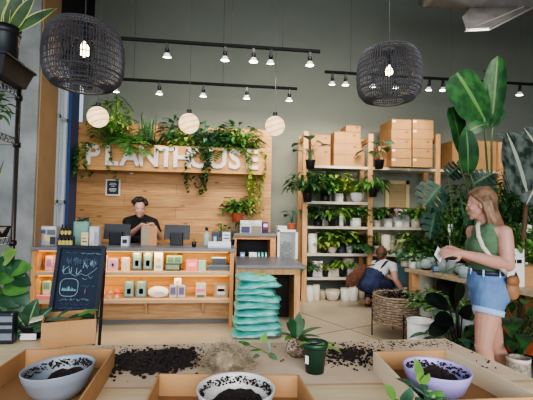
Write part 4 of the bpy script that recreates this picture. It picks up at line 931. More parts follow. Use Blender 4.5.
# tank top
TOP = mat('green_knit', (84,114,84), .85, var=.06, scale=40, bump=.3)
tm = MB(); tm.ell(B(0,.0,1.05), (.160,.122,.09), MBd); tm.ell(B(0,.005,1.14), (.146,.112,.12), MBd); tm.ell(B(0,.005,1.29), (.168,.122,.135), MBd)
for s_ in (-1,1): tm.ell(B(.072*s_,.085,1.285), (.068,.062,.07), MBd); tm.cone(B(.085*s_,-.005,1.34), .052, B(.092*s_,-.015,1.435), .036)
tm.cone(B(0,-.01,1.36), .085, B(0,-.008,1.425), .062); tm.cone(B(0,-.008,1.42), .078, B(0,-.004,1.47), .068); tm.ell(B(0,.0,1.385), (.168,.108,.08), MBd); tm.cone(B(-.10,.02,1.33),.078,B(-.09,.0,1.42),.055); tm.cone(B(-.09,.0,1.36),.07,B(-.075,-.005,1.425),.05); tm.cone(B(.09,.0,1.36),.07,B(.075,-.005,1.425),.05)
tm.blob('tank_top', TOP, W, voxel=.007, smooth=4)
DEN = mat('denim', (80,112,156), .8, rgb2=(106,138,180), scale=5, bump=.3, bscale=50); DENL = mat('denim_cuff', (160,184,214), .85)
sm = MB(); sm.ell(B(0,-.005,.98), (.188,.145,.12), MBd); sm.ell(B(-.08,-.06,.93), (.095,.09,.10), MBd); sm.ell(B(.08,-.06,.93), (.095,.09,.10), MBd); sm.ell(B(0,.0,1.05), (.165,.125,.06), MBd)
sm.tube([B(0,0,.96), B(0,0,1.095)], [.15,.138], 20)
for hh, k in ((hn,kn),(hf,kf)): sm.cone(hh, .120, hh.lerp(k,.22), .106, 16)
sm.blob('shorts', DEN, W, voxel=.008, smooth=4)
for hh, k in ((hn,kn),(hf,kf)):
    ax = (k-hh).normalized(); q = frame_of(ax); MM = Matrix((q[1], q[2], ax)).transposed(); c0 = hh.lerp(k,.29)
    MB().lathe([(.106,-.022),(.112,-.022),(.110,.022),(.103,.022),(.106,-.022)], c0, 28, MM).build('cuff', DENL, W, True, world=True)
MB().lathe([(.995,-.018),(1.03,-.018),(1.03,.018),(.995,.018)], B(0,0,1.085), 32, MBd @ Matrix.Diagonal((.150,.124,1))).build('belt', mat('belt_navy',(36,44,60),.5), W, True, world=True)
MB().box(B(-.03,.128,1.085), (.045,.01,.045), M=MBd).build('buckle', mat('silver',(190,190,190),.3,metal=.8), W, world=True)
for q in (-1.2,-.4,.5,1.3,2.2): 
    MB().box(B(-math.cos(q)*.156,math.sin(q)*.13,1.085), (.012,.012,.055), M=MBd).build('belt_loop', DENL, W, world=True)
for a in (an, af):
    s_ = MB(); p = Vector((a.x,a.y,.035)); s_.ell(p+Fw*.06, (.045,.14,.035), MBd); s_.ell(p-Fw*.0+Z*.02, (.04,.055,.05), MBd); s_.blob('shoe', WHITE, W, voxel=.008)
# strap + pouch (one crossbody bag)
bg = thing('crossbody_bag', 'tan leather crossbody pouch with cream strap worn by the standing woman', 'bag', at(512,299,2.80))
mb = MB(); pts = [at(480,219,3.0), at(477.5,226,2.86), at(478.5,236,2.79), at(483,247,2.765), at(490,256,2.755), at(499,266,2.75), at(507,274,2.77)]
vs = []
for i, p in enumerate(pts):
    t0 = (pts[min(i+1,len(pts)-1)]-pts[max(i-1,0)]).normalized(); sd = t0.cross(Vector((.55,.83,0))).normalized(); vs += [p-sd*.014, p+sd*.014]
mb.add(vs, [(2*i,2*i+1,2*i+3,2*i+2) for i in range(len(pts)-1)]); o = mb.build('strap', mat('strap_cream',(206,196,174),.7), bg, True, world=True); sl = o.modifiers.new('s','SOLIDIFY'); sl.thickness=.006
LEA = mat('tan_leather', (146,104,68), .55, var=.12, scale=12)
q = MB(); c0 = at(512.5,287,2.80); q.ell(c0, (.052,.035,.09)); q.ell(c0-Z*.03, (.056,.038,.07)); q.blob('pouch', LEA, bg, voxel=.006)
MB().ell(c0+Vector((-.005,-.012,.045)), (.05,.032,.045)).build('flap', mat('tan_leather_dark', (136,88,52), .55), bg, True, world=True)
t = thing('price_card', 'white square card held tilted in the standing woman hands', 'card', card)
MM = Matrix.Rotation(.5,3,'Z') @ Matrix.Rotation(math.radians(38),3,'Y')
MB().box((0,0,0), (.095,.003,.075), M=MM).build('card', cc((232,232,240)), t)
for k in range(3): MB().box(MM @ Vector((0,-.0022,.015-.014*k)), (.05-.01*k,.001,.003), M=MM).build('card_print', cc((150,170,200)), t)
# ---- cashier
Yc = 6.42
C_ = thing('person', 'cashier with dark curly hair in black t-shirt packing a paper bag behind the counter', 'person', (at(139,240,Yc).x, Yc+.05, 0), math.radians(180))
cx = at(140,240,Yc).x; 
def Q(x, y, z): return Vector((cx+x, Yc+y, z))
sk = MB(); hcC = at(139.5,208.5,Yc-.12)
Ph, Mc = head(sk, hcC, (.22,-.80,-.22), s=1.1)
sk.cone(Q(-.01,.02,1.44), .062, hcC+Vector((0,.04,-.08)), .052)
shl, shr = at(127.5,222,Yc+.02), at(153.5,223,Yc+.02)
el, er = at(128,236.5,Yc-.12), at(159.5,237,Yc-.12); wl, wr = at(142,224.5,Yc-.36), at(152.5,224,Yc-.36)
for s0, e0, w0 in ((shl,el,wl),(shr,er,wr)): limb(sk, [s0, s0.lerp(e0,.5), e0], [.062,.052,.044]); limb(sk, [e0, e0.lerp(w0,.4), w0], [.044,.043,.027])
hand(sk, wl, Vector((.7,-.3,-.1)), Vector((0,-.2,-1)), 1, .7); hand(sk, wr, Vector((-.75,-.3,-.1)), Vector((0,-.2,-1)), -1, .7)
for s_ in (-1,1): limb(sk, [Q(.1*s_,.1,.9), Q(.11*s_,.08,.5), Q(.11*s_,.1,.08)], [.1,.065,.04])
sk.ell(Q(0,.07,1.0), (.16,.12,.14)); sk.ell(Q(0,.04,1.25), (.16,.11,.18))
sk.blob('body', SKINP, C_, voxel=.007)
face_parts(Ph, Mc, 1.1, C_, browc=(40,32,30))
HD = mat('hair_dark', (28,24,24), .6, rgb2=(58,46,42), scale=30, bump=.8, bscale=40); hm = MB(); rr = random.Random(3)
hm.ell(Ph(0,-.035,.055), (.096,.10,.085), Mc)
for i in range(70):
    th = rr.uniform(0,2*PI); ph = rr.uniform(-.25,1.3); x=math.cos(th)*math.cos(ph); y=math.sin(th)*math.cos(ph); 
    if y > .45 and ph < .75: continue
    hm.ell(Ph(x*.098, -.03+y*.10, .05+math.sin(ph)*.088), rr.uniform(.018,.034), nu=8, nv=6)
hm.blob('curly_hair', HD, C_, voxel=.007, smooth=1)
TEE = mat('black_tee', (20,20,24), .85)
tm = MB(); tm.ell(Q(0,.05,1.05), (.185,.14,.14)); tm.ell(Q(0,.04,1.28), (.19,.13,.19)); limb(tm, [shl, Q(0,.03,1.40), shr], [.078,.095,.078])
for s0, e0 in ((shl,el),(shr,er)): limb(tm, [s0, s0.lerp(e0,.62)], [.076,.066])
tm.blob('t_shirt', TEE, C_, voxel=.009)
pm_ = MB(); pm_.ell(Q(0,.08,.96), (.18,.14,.12))
for s_ in (-1,1): limb(pm_, [Q(.095*s_,.09,.92), Q(.11*s_,.08,.5), Q(.11*s_,.1,.12)], [.115,.085,.065])
pm_.blob('trousers', mat('dark_denim',(36,42,58),.85), C_, voxel=.012)
for s_ in (-1,1):
    q = MB(); q.ell(Q(.11*s_,.02,.04), (.045,.13,.04)); q.blob('shoe', BLACK, C_, voxel=.01)
# ---- crouching shopper
Ys = 6.35
D_r = thing('person', 'shopper in navy overalls and white striped tee crouching behind the wicker basket, seen from behind', 'person', (atz(369,305,0).x, Ys, 0), math.radians(-60))
fs_ = Vector((.80,.60,0)); Rr, Fr, Ur, Mr = basis(fs_)
hipc = at(368.5,284,Ys); hipc.z = max(hipc.z,.34); shc = at(384,264,Ys+.12); hcS = at(382,255,Ys+.14)
def K(a, b, z): return Vector((hipc.x, hipc.y, 0)) + Rr*a + Fr*b + Z*z
sk = MB(); ax = (shc-hipc)
PS, MS = head(sk, hcS, (.75,.62,-.25), s=.95)
sk.cone(shc, .06, hcS+Vector((-.01,0,-.06)), .05)
sR = shc + Rr*.17 - Z*.02; sL = shc - Rr*.17 - Z*.02
eR = at(395,279,Ys-.10); wR = at(402.5,290,Ys-.12); eL = sL + Fr*.22 - Z*.22; wL = eL + Fr*.2 - Z*.05
limb(sk, [sR, sR.lerp(eR,.5), eR, eR.lerp(wR,.4), wR], [.062,.056,.048,.044,.028]); limb(sk, [sL, sL.lerp(eL,.5), eL, eL.lerp(wL,.4), wL], [.055,.048,.04,.038,.025])
hand(sk, wR, Vector((.1,-.2,-.9)), Vector((-.6,-.2,0)), 1, .7); hand(sk, wL, Vector((.7,.5,-.3)), Vector((0,0,-1)), -1, .6)
feet = [K(-.10,.12,.0), K(.12,.16,.0)]
kneel = [K(-.14,.46,.47), K(.15,.44,.36)]
for ft, kn_ in zip(feet, kneel): limb(sk, [kn_, kn_.lerp(ft+Z*.08,.5)-Fr*.03, ft+Z*.08], [.055,.052,.036]); limb(sk, [ft+Z*.06, ft+Fr*.13+Z*.03], [.035,.028])
sk.ell(hipc+Z*.02, (.15,.14,.12), Mr); limb(sk, [hipc+Z*.05, shc-Z*.06], [.12,.12])
sk.blob('body', SKINP, D_r, voxel=.008)
face_parts(PS, MS, .95, D_r)
hm = MB(); hm.ell(PS(0,-.03,.045), (.096,.105,.092), MS); hm.ell(PS(0,-.05,-.02), (.07,.06,.07), MS); hm.ell(PS(0,-.065,.125), (.042,.042,.036), MS); hm.ell(PS(.02,-.07,.14), (.03,.028,.026), MS)
hm.blob('bun_hair', mat('hair_brown',(74,48,36),.6,rgb2=(112,76,54),scale=25), D_r, voxel=.007)
STR = bpy.data.materials.new('striped_tee'); STR.use_nodes = True; nt = STR.node_tree; b = nt.nodes['Principled BSDF']; tc = nt.nodes.new('ShaderNodeTexCoord'); wv = nt.nodes.new('ShaderNodeTexWave'); wv.bands_direction='Z'; wv.inputs['Scale'].default_value = 18
nt.links.new(tc.outputs['Object'], wv.inputs['Vector']); r = nt.nodes.new('ShaderNodeValToRGB'); nt.links.new(wv.outputs['Fac'], r.inputs['Fac']); r.color_ramp.elements[0].color=(*s2l((150,156,172)),1); r.color_ramp.elements[1].color=(*s2l((232,230,226)),1); r.color_ramp.elements[0].position=.1; r.color_ramp.elements[1].position=.3; nt.links.new(r.outputs['Color'], b.inputs['Base Color'])
tm = MB(); limb(tm, [hipc+Z*.10, hipc.lerp(shc,.6), shc-Z*.03], [.14,.145,.12]); limb(tm, [sL, shc, sR], [.068,.085,.068]); limb(tm, [sR, sR.lerp(eR,.35)], [.066,.062]); limb(tm, [sL, sL.lerp(eL,.4)], [.064,.058]); tm.ell(hipc.lerp(shc,.65), (.165,.12,.12), Mr)
tm.blob('striped_tee', STR, D_r, voxel=.009)
NV = mat('navy_denim', (34,42,72), .85, rgb2=(50,60,96), scale=9)
ov = MB(); ov.ell(hipc+Z*.03-Fr*.02, (.20,.185,.17), Mr); ov.ell(hipc+Fr*.05, (.19,.17,.13), Mr); limb(ov, [hipc+Z*.08, hipc.lerp(shc,.5)], [.175,.150])
for s_, kn_, ft in ((-1,kneel[0],feet[0]),(1,kneel[1],feet[1])): limb(ov, [hipc+Rr*.09*s_, kn_], [.14,.088]); limb(ov, [kn_, kn_.lerp(ft+Z*.12,.8)], [.085,.075])
ov.blob('overalls', NV, D_r, voxel=.011)
for s_ in (-1,1):
    o_ = Rr*.075*s_; a0 = hipc.lerp(shc,.38)-Fr*.15+o_; a1 = hipc.lerp(shc,.75)-Fr*.135+o_*.9; a2 = shc-Fr*.075+o_*1.1+Z*.05; a3 = shc+Fr*.06+o_*1.1+Z*.05
    MB().tube([a0,a1,a2,a3], .017, 6).build('overall_strap', NV, D_r, True, world=True)
for ft in feet:
    q = MB(); q.ell(ft+Fr*.05+Z*.035, (.042,.13,.035), Mr); q.blob('shoe', mat('brown_shoe',(110,66,48),.6), D_r, voxel=.009)
# her brown bag and teal tote
t = thing('fringed_bag', 'rust brown suede bag hanging at the back of the crouching shopper', 'bag', at(358,288,Ys-.15))
q = MB(); c0 = at(357,275,Ys-.15); A0 = Matrix.Rotation(math.radians(38),3,'Y'); q.ell(c0, (.09,.07,.22), A0); q.ell(c0+Vector((-.07,0,-.06)), (.10,.06,.14), A0); [q.cone(c0+Vector((-.16+.035*j,-.02,-.06-.0*j)),.02,c0+Vector((-.20+.035*j,-.03,-.19-.01*(j%2))),.008) for j in range(6)]; q.blob('bag_body', mat('rust_suede',(76,46,32),.9,rgb2=(104,64,44),scale=20,bump=.6), t, voxel=.01)
MB().tube([c0+Vector((.1,0,.14)), shc-Fr*.13-Rr*.06, shc+Rr*.0+Z*.09], .01, 6).build('bag_strap', mat('rust_strap',(96,54,36),.7), t, world=True)
t = thing('teal_tote', 'grey teal canvas tote slung at the right side of the crouching shopper', 'bag', at(400,288,Ys+.1))
q = MB(); c0 = at(401.5,275,Ys-.02); q.box(c0,(.27,.08,.40),M=Matrix.Rotation(-.2,3,'Y')); o = q.blob('tote_body', mat('teal_canvas',(84,120,126),.85,var=.08,scale=10), t, voxel=.01, smooth=8)
MB().tube([c0+Vector((-.06,-.03,.16)), c0+Vector((-.10,-.06,.26)), c0+Vector((-.02,-.03,.17))], .008, 5).build('tote_handle', cc((70,100,108)), t, world=True)
# ================================================================ WICKER BASKET ON LEGS
bp = atz(397,331,0); bk = thing('wicker_basket', 'round woven wicker basket on black metal legs beside the crouching shopper', 'basket', (at(398,315,4.88).x, 4.88, 0))
WB = mat('grey_wicker', (172,150,128), .85, rgb2=(124,104,86), scale=30); r0 = .30; z0, z1 = .19, .53
n = 84
for k in range(12):
    z = z0 + (z1-z0)*(k+.5)/12; mb = None
    pts = [((r0+.008*math.sin(a*14+PI*(k%2)))*math.cos(a), (r0+.008*math.sin(a*14+PI*(k%2)))*math.sin(a), z+.003*math.sin(a*5+k)) for a in [2*PI*i/n for i in range(n+1)]]
    MB().tube(pts, .0145, 6, False).build('wicker_course', WB, bk, True)
mb = MB()
for i in range(28): a = 2*PI*i/28; mb.tube([(r0*math.cos(a),r0*math.sin(a),z0-.01),(r0*math.cos(a),r0*math.sin(a),z1+.02)], .006, 5)
mb.build('stakes', cc((120,98,78)), bk)
MB().lathe([(0,z0),(r0,z0),(r0,z0+.015),(0,z0+.015)], n=30).build('basket_base', WB, bk)
for k in range(4): a = PI/4+.55+k*PI/2; MB().tube([((r0+.02)*math.cos(a),(r0+.02)*math.sin(a),0),((r0+.02)*math.cos(a),(r0+.02)*math.sin(a),.34)], .008, 6).build('leg', BLACK, bk)
t = plant('dark_small_plants','cluster of tiny dark plants filling the wicker basket','plant',(bk.location.x,4.88,.37),None,('bush',L_RUB,.22,.24,190,.05,.03,.5),seed=5)
t['kind'] = 'stuff'
# white pot right of it, in front of the display
wp_ = at(420.5,320,3.95); t = thing('white_pot','large plain white floor pot in front of the basket','pot',(wp_.x,3.95,0)); MB().lathe([(0,0),(.10,0),(.128,.1),(.132,wp_.z),(.12,wp_.z),(.115,wp_.z-.08),(0,wp_.z-.09)],n=32).build('vessel',WPOT,t,True); MB().lathe([(.131,wp_.z-.02),(.136,wp_.z-.02),(.136,wp_.z+.004),(.12,wp_.z+.004),(.12,wp_.z-.02)],n=32).build('rim',WPOT,t,True)
# ================================================================ DISPLAY TABLE WITH GLASS JARS
DT = wood('display_oak', (190,168,138), (158,136,108), 'Y', knots=False)
dtb = thing('display_table', 'long pine display table carrying glass terrariums and plants', 'table', (3.6,4.5,0))
pl = [(2.56,5.32),(3.08,3.39),(4.9,3.75),(4.9,5.7)]
vs = [(x,y,z) for z in (.75,.80) for x,y in pl]; MB().add(vs, [(3,2,1,0),(4,5,6,7),(0,1,5,4),(1,2,6,5),(2,3,7,6),(3,0,4,7)]).build('tabletop', DT, dtb, world=True, bevel=.004)
for x, y in ((2.65,5.23),(3.14,3.50),(4.8,3.85),(4.8,5.6)): MB().box((x,y,.375),(.10,.10,.75)).build('leg', PINEZ, dtb, world=True, bevel=.004)
vs = [(x,y,z) for z in (.30,.34) for x,y in [(2.63,5.28),(3.18,3.5),(4.8,3.85),(4.8,5.6)]]; MB().add(vs, [(3,2,1,0),(4,5,6,7),(0,1,5,4),(1,2,6,5),(2,3,7,6),(3,0,4,7)]).build('lower_shelf', DT, dtb, world=True)
def onT(px, py):
    ey = 268+(px-405)*.2; Y = 5.32-(px-405)*.0169 + max(.12, (ey-py)*.035); p = at(px, 260, min(Y, 5.55)); p.z = .80; return p
GL = mat('jar_glass', (206,220,218), .05, alpha=.42)  # pale, part-opaque tint stands in for reflections on the glass
def jar(label, px, py, z, r, h, st='jar', fill=True, seed=0):
    p = onT(px, py); t = thing('glass_terrarium' if st != 'jar' else 'glass_jar', label, 'terrarium' if st != 'jar' else 'jar', p, 0, 'glass vessels on the display table')
    pf = {'jar':[(0,0),(r,0),(r,h*.8),(r*.7,h*.95),(r*.72,h)],'globe':[(0,0),(r*.5,0),(r*.9,h*.25),(r,h*.5),(r*.85,h*.8),(r*.55,h)],'cone':[(0,0),(r*.8,0),(r,h*.3),(r*.4,h*.8),(r*.15,h)]}[st]
    MB().lathe(pf, n=24).build('glass', GL, t, True); MB().lathe([(pf[-1][0]*.96,h*.985),(pf[-1][0]*1.05,h*.985),(pf[-1][0]*1.05,h*1.01),(pf[-1][0]*.96,h*1.01)],n=24).build('rim',mat('rim_glass',(220,230,230),.1),t,True)
    MB().lathe([(r*.8,h*.03),(r*.85,h*.15),(0,h*.2)],n=16).build('soil',SOIL,t,True)
    mb = MB(); leafcl('bush',random.Random(seed),mb,(0,0,h*.18),r*.7,h*.6,14,r*.5,r*.2,.6); mb.build('moss_plant',L_MID if seed%2 else L_BLUE,t,True); return t
jar('small glass jar at the left front corner of the display table',421,266,.80,.07,.13,seed=1)
jar('squat glass globe left of the blue price sign',430,262,.80,.08,.15,'globe',seed=2)
jar('glass jar between the blue sign and the woman hands',452,270,.80,.065,.17,seed=3)
jar('tall glass cone vessel rising above the held card',452,256,.80,.085,.34,'cone',seed=4)
jar('round glass globe close to the woman waist',461,271,.80,.07,.14,'globe',seed=5)
jar('glass globe at the back left of the display table',415,258,.80,.09,.16,'globe',seed=6)
jar('round glass globe in front of the feathery plant',426,267,.80,.075,.14,'globe',seed=8)
jar('wide glass jar half hidden behind the held card',444,268,.80,.085,.16,seed=9)
jar('narrow glass cone beside the white price card',458.5,262,.80,.07,.22,'cone',seed=10)
jar('clear glass jar nearest the shorts of the woman',465,277,.80,.07,.13,seed=11)
jar('low glass globe at the rear of the display table',434,254,.80,.09,.15,'globe',seed=12)
jar('glass jar behind the woman wrist',462,256,.80,.09,.2,seed=13)
jar('lidless glass jar just behind the blue price sign',441,256,.80,.08,.18,seed=7)
def card_st(label,px,py,w,h,c,rz=0,faces=()):
    p = onT(px,py); t = thing('price_sign',label,'sign',p,rz,'price signs on the display table'); MB().box((0,0,h/2),(w,.012,h),M=Matrix.Rotation(-.15,3,'X')).build('sign_card',cc(c),t)
    for k in range(3): MB().box((0,-.009,h*(.3+.2*k)),(w*.7,.003,h*.06),M=Matrix.Rotation(-.15,3,'X')).build('sign_text',cc((226,230,232)) if sum(c)<400 else DK,t)
    return t
card_st('dark blue lettered price sign on the display table below the held card',436,271.5,.115,.095,(62,100,124),.25)
card_st('white price card standing right of the blue sign',454.5,268,.10,.10,(226,226,226),.2)
for (lab,px,py,nm,fol,pot,sd) in (
 ('large silvery blue trailing plant at the left of the display table',407,262,'trailing_plant',('trail',L_BLUE,.26,.34,16,.13,.09,.6),('cyl',.09,.12,CPOT),31),
 ('bright green plant behind the jars on the display table',421,254,'table_plant',('bush',L_MID,.24,.24,70,.10,.05,.6),('cyl',.07,.1,BPOT),32),
 ('pale leaved plant at the left corner of the display table',413,265,'table_plant',('bush',L_VAR,.17,.17,50,.08,.045,.7),('cyl',.06,.09,WPOT),33),
 ('dense green plant behind the held card',443,249,'table_plant',('bush',L_DARK,.30,.30,90,.11,.055,.6),('cyl',.08,.12,BPOT),34),
 ('feathery green plant in the middle of the display table',431,250,'table_plant',('fern',L_MID,.26,.24,22,.09,.02,.6),('cyl',.08,.1,CPOT),35),
 ('light green plant behind the woman hands on the display table',458,252,'table_plant',('bush',L_LIGHT,.24,.26,60,.10,.05,.7),('cyl',.08,.1,BPOT),36)):
    p = onT(px,py); plant(nm,lab,'plant',p,pot,fol,'plants on the display table',seed=sd)
for i,(px,Y,m,lab) in enumerate(((428,4.55,L_VAR,'speckled plant on the lower shelf left, under the display table'),(441,4.3,L_MID,'green plant on the lower shelf middle, under the display table'),(455,4.05,L_VAR,'pale plant on the lower shelf right, under the display table'))):
    p = at(px,300,Y); p.z=.34; plant('low_shelf_plant',lab,'plant',p,('cyl',.10,.13,(WPOT,CPOT,WPOT)[i]),('bush',m,.26,.24,70,.10,.05,.7),'plants under the display table',seed=40+i)
for i,(px,Y,m,lab) in enumerate(((433,4.35,cc((130,150,166)),'blue grey glazed pot at the front of the lower shelf'),(447,4.1,cc((150,156,158)),'grey glazed pot at the front of the lower shelf'),(460,3.9,cc((170,176,176)),'pale grey pot on the lower shelf beside the woman shorts'))):
    p = at(px,300,Y); t=thing('glazed_pot',lab,'pot',(p.x-.02,Y-.25,.0) if False else (p.x+.02,Y-.12,.34),0,'glazed pots on the lower shelf'); r=.085; MB().lathe([(0,0),(r*.7,0),(r,.09),(r*.98,.17),(r*.9,.17),(r*.85,.1),(0,.1)],n=22).build('vessel',m,t,True); MB().lathe([(r*.9,.165),(r*1.02,.165),(r*1.02,.18),(r*.9,.18)],n=22).build('rim',m,t,True)
# white lettered box and brown box at far right
a = at(505,272,3.85); b = at(524.5,249,3.85); t = thing('lettered_box','white box with black lettering and emblem right of the woman elbow','box',((a.x+b.x)/2,3.95,.80)); w=b.x-a.x; h=b.z-.80; MB().box((0,0,h/2),(w,.2,h)).build('carton',WHITE,t,bevel=.004)
for k,(x0,x1) in enumerate(((.15,.35),(.4,.55),(.6,.85))): MB().bx(-w/2+x0*w,-w/2+x1*w,-.104,-.1,h*.62,h*.72).build('lettering',BLACK,t)
MB().add([(-.03,-.103,h*.2),(.05,-.103,h*.2),(.01,-.103,h*.42)],[(0,1,2)]).build('emblem',DK,t)
a = at(525.5,272,3.75); t = thing('cardboard_box','brown cardboard box at the right image edge beside the lettered box','box',(a.x+.15,3.96,.80)); MB().box((0,0,.11),(.28,.2,.22)).build('carton',KRAFT,t,bevel=.004); MB().bx(-.13,.13,-.104,-.1,.205,.215).build('flap_seam',KRAFTD,t)
# yellow pine bench/crate below
t = thing('pine_crate','pale pine crate under the display table at the right edge','crate',(at(526,300,3.9).x+.3,4.0,0)); mb=MB()
MB().bx(-.3,.3,-.2,.2,.70,.74).build('crate_top',mat('yellow_pine',(222,180,110),.6,var=.06),t)
for x in (-.27,.27): MB().bx(x-.03,x+.03,-.2,.2,0,.70).build('side',PINEZ,t)
# ================================================================ BIG PLANTS ON THE RIGHT
def bigleaf(mb, tip, base, W, Y0=None, bend=.25, fold=.1, shape='paddle', nv=12, up=(0,-1,.2)):
    base = Vector(base); tip = Vector(tip); mb.leaf(base, tip-base, up, (tip-base).length*1.02, W, bend=bend, fold=fold, shape=shape, nv=nv)
pb = at(489,200,4.4); bop = thing('bird_of_paradise','tall bird of paradise plant with huge paddle leaves behind the standing woman','plant',(pb.x,4.4,0.86))
bop.location.z = 0
MB().lathe([(0,0),(.16,0),(.2,.3),(.2,.36),(.18,.36),(.17,.3),(0,.3)],n=26).build('pot',WPOT,bop,True); MB().lathe([(.17,.29),(.08,.32),(0,.33)],n=18).build('soil',SOIL,bop,True)
def stalk(name, pts, rs): return MB().tube(pts, rs, 8).build(name, mat('stalk_green',(74,104,58),.5), bop, True, world=True)
root0 = Vector((pb.x,4.4,.3)); c1 = at(489,165,4.4); 
stalk('stem',[root0, at(488,230,4.4), at(488,180,4.4), at(485.5,143,4.4), at(484,118,4.3)],[.02,.016,.013,.011,.008])
stalk('stem',[root0+Vector((.03,.02,0)), at(491,230,4.45), at(491.5,180,4.45), at(491.5,140,4.45), at(493,122,4.45)],[.02,.016,.013,.011,.008])
stalk('stem',[root0+Vector((-.03,.0,0)), at(482,225,4.35), at(476,190,4.3), at(468,168,4.25)],[.018,.014,.011,.007])
stalk('stem',[root0+Vector((-.04,.03,0)), at(478,225,4.5), at(468,190,4.5), at(458,160,4.5)],[.018,.014,.011,.007])
def pleaf(*pts, W, m=L_BIG, Yb=4.4, Yt=4.4, **k):
    (x0,y0),(x1,y1) = pts; mb = MB(); bigleaf(mb, at(x1,y1,Yt), at(x0,y0,Yb), W, **k); return mb.build('leaf', m, bop, True, world=True)
pleaf((487,124),(461,72),W=.56,Yb=4.35,Yt=4.3,up=(.15,-1,.15),bend=.15,fold=-.06,shape='wide')
pleaf((492,124),(498,58),W=.26,Yb=4.45,Yt=4.5,up=(-.9,-1,0),fold=.35,bend=-.05)
pleaf((490,112),(488,66),W=.20,Yb=4.5,Yt=4.6,up=(.6,-1,0),fold=.2)
pleaf((462,158),(456,107),W=.25,Yb=4.5,Yt=4.4,up=(.2,-1,.1),fold=.1,shape='wide')
pleaf((468,174),(469,128),W=.24,Yb=4.25,Yt=4.2,up=(-.1,-1,.1),fold=.08)
pleaf((490,128),(505,108),W=.15,Yb=4.45,Yt=4.4,up=(.3,-1,.4))
pleaf((486,124),(468,128),W=.16,Yb=4.3,Yt=4.2,up=(0,-1,.5),bend=.8)
# silvery banana leaves
p0 = at(522,205,3.9); bn = thing('banana_plant','banana plant with broad silvery leaves at the right image edge','plant',(p0.x,3.95,0))
MB().lathe([(0,0),(.15,0),(.18,.3),(.18,.34),(.16,.34),(.15,.28),(0,.28)],n=26).build('pot',TERRA,bn,True); MB().lathe([(.15,.27),(.08,.3),(0,.31)],n=18).build('soil',SOIL,bn,True)
MB().tube([Vector((p0.x,3.95,.3)), at(524,230,3.9), at(528,175,3.9), at(529,140,3.9)],[.03,.024,.018,.012],8).build('stem',BARK,bn,True,world=True)
for x0,y0,x1,y1,W_,Yb,Yt,up in ((507,133,531,190,.50,3.75,3.7,(.1,-1,.2)),(524,128,548,160,.34,3.9,3.8,(-.1,-1,.3)),(528,150,500,133,.16,3.9,3.8,(.0,-1,1)),(526,205,540,178,.2,3.8,3.7,(-.3,-1,.6))):
    mb = MB(); bigleaf(mb, at(x1,y1,Yt), at(x0,y0,Yb), W_, up=up, bend=.2, fold=.1, shape='wide' if y1 > y0 else 'paddle'); mb.build('leaf', L_SILV, bn, True, world=True)
# monstera leaf left of the woman
pm0 = at(452,245,4.7); mn = thing('monstera','monstera with large dark drooping split leaves left of the woman','plant',(pm0.x+.15,4.85,.80))
MB().lathe([(0,0),(.10,0),(.13,.16),(.13,.19),(.115,.19),(.11,.15),(0,.15)],n=24).build('pot',BPOT,mn,True); MB().lathe([(.11,.14),(.05,.17),(0,.17)],n=16).build('soil',SOIL,mn,True)
def mleaf(base, tip, W, up):
    base, tip = Vector(base), Vector(tip); d, sd, n = frame_of(tip-base, Vector(up)); L = (tip-base).length; mb = MB(); N_ = 5
    vs = [base + d*L*i/(2*N_) for i in range(2*N_+1)]; uv = [(.5, i/(2*N_)) for i in range(2*N_+1)]; fs = []
    for s_ in (-1,1):
        for i in range(N_):
            t_ = (i+.5)/N_; w = W/2*math.sin(PI*min(1,(t_*.86+.14)))**.6; o = len(vs); drop = -n*w*.25
            r0_ = base + d*L*(i/N_); r1_ = base + d*L*((i+1)/N_)
            e0 = base + d*L*(i/N_+.06) + sd*s_*w + drop; e1 = base + d*L*((i+.93)/N_+.06) + sd*s_*w*.97 + drop; m1 = base+d*L*((i+.95)/N_)+sd*s_*w*.6 + drop*.5
            vs += [r0_, e0, e1, m1, r1_]; uv += [(.5,t_),(.5+.5*s_,t_),(.5+.5*s_,t_),(.5+.2*s_,t_),(.5,t_)]; fs.append((o,o+1,o+2,o+3,o+4) if s_ > 0 else (o+4,o+3,o+2,o+1,o))
    return mb.add(vs, fs, uv)
Lm = leafmat('leaf_monstera', (24,54,46), (44,82,66), rib=(70,104,78), rough=.5)
base_m = Vector((mn.location.x, mn.location.y, 1.02))
for x0,y0,x1,y1,W_,Y_,up in ((441,186,424,206,.42,4.45,(.3,-1,.6)),(436,208,430,238,.30,4.5,(.3,-1,.3)),(448,176,462,164,.26,4.8,(0,-1,.4)),(474,184,492,174,.30,4.3,(0,-1,.5))):
    mleaf(at(x0,y0,Y_), at(x1,y1,Y_-.05), W_, up).build('leaf', Lm, mn, True, world=True)
    MB().tube([base_m, base_m.lerp(at(x0,y0,Y_),.6)+Z*.06, at(x0,y0,Y_)], [.009,.008,.006], 5).build('stem', STEM, mn, True, world=True)
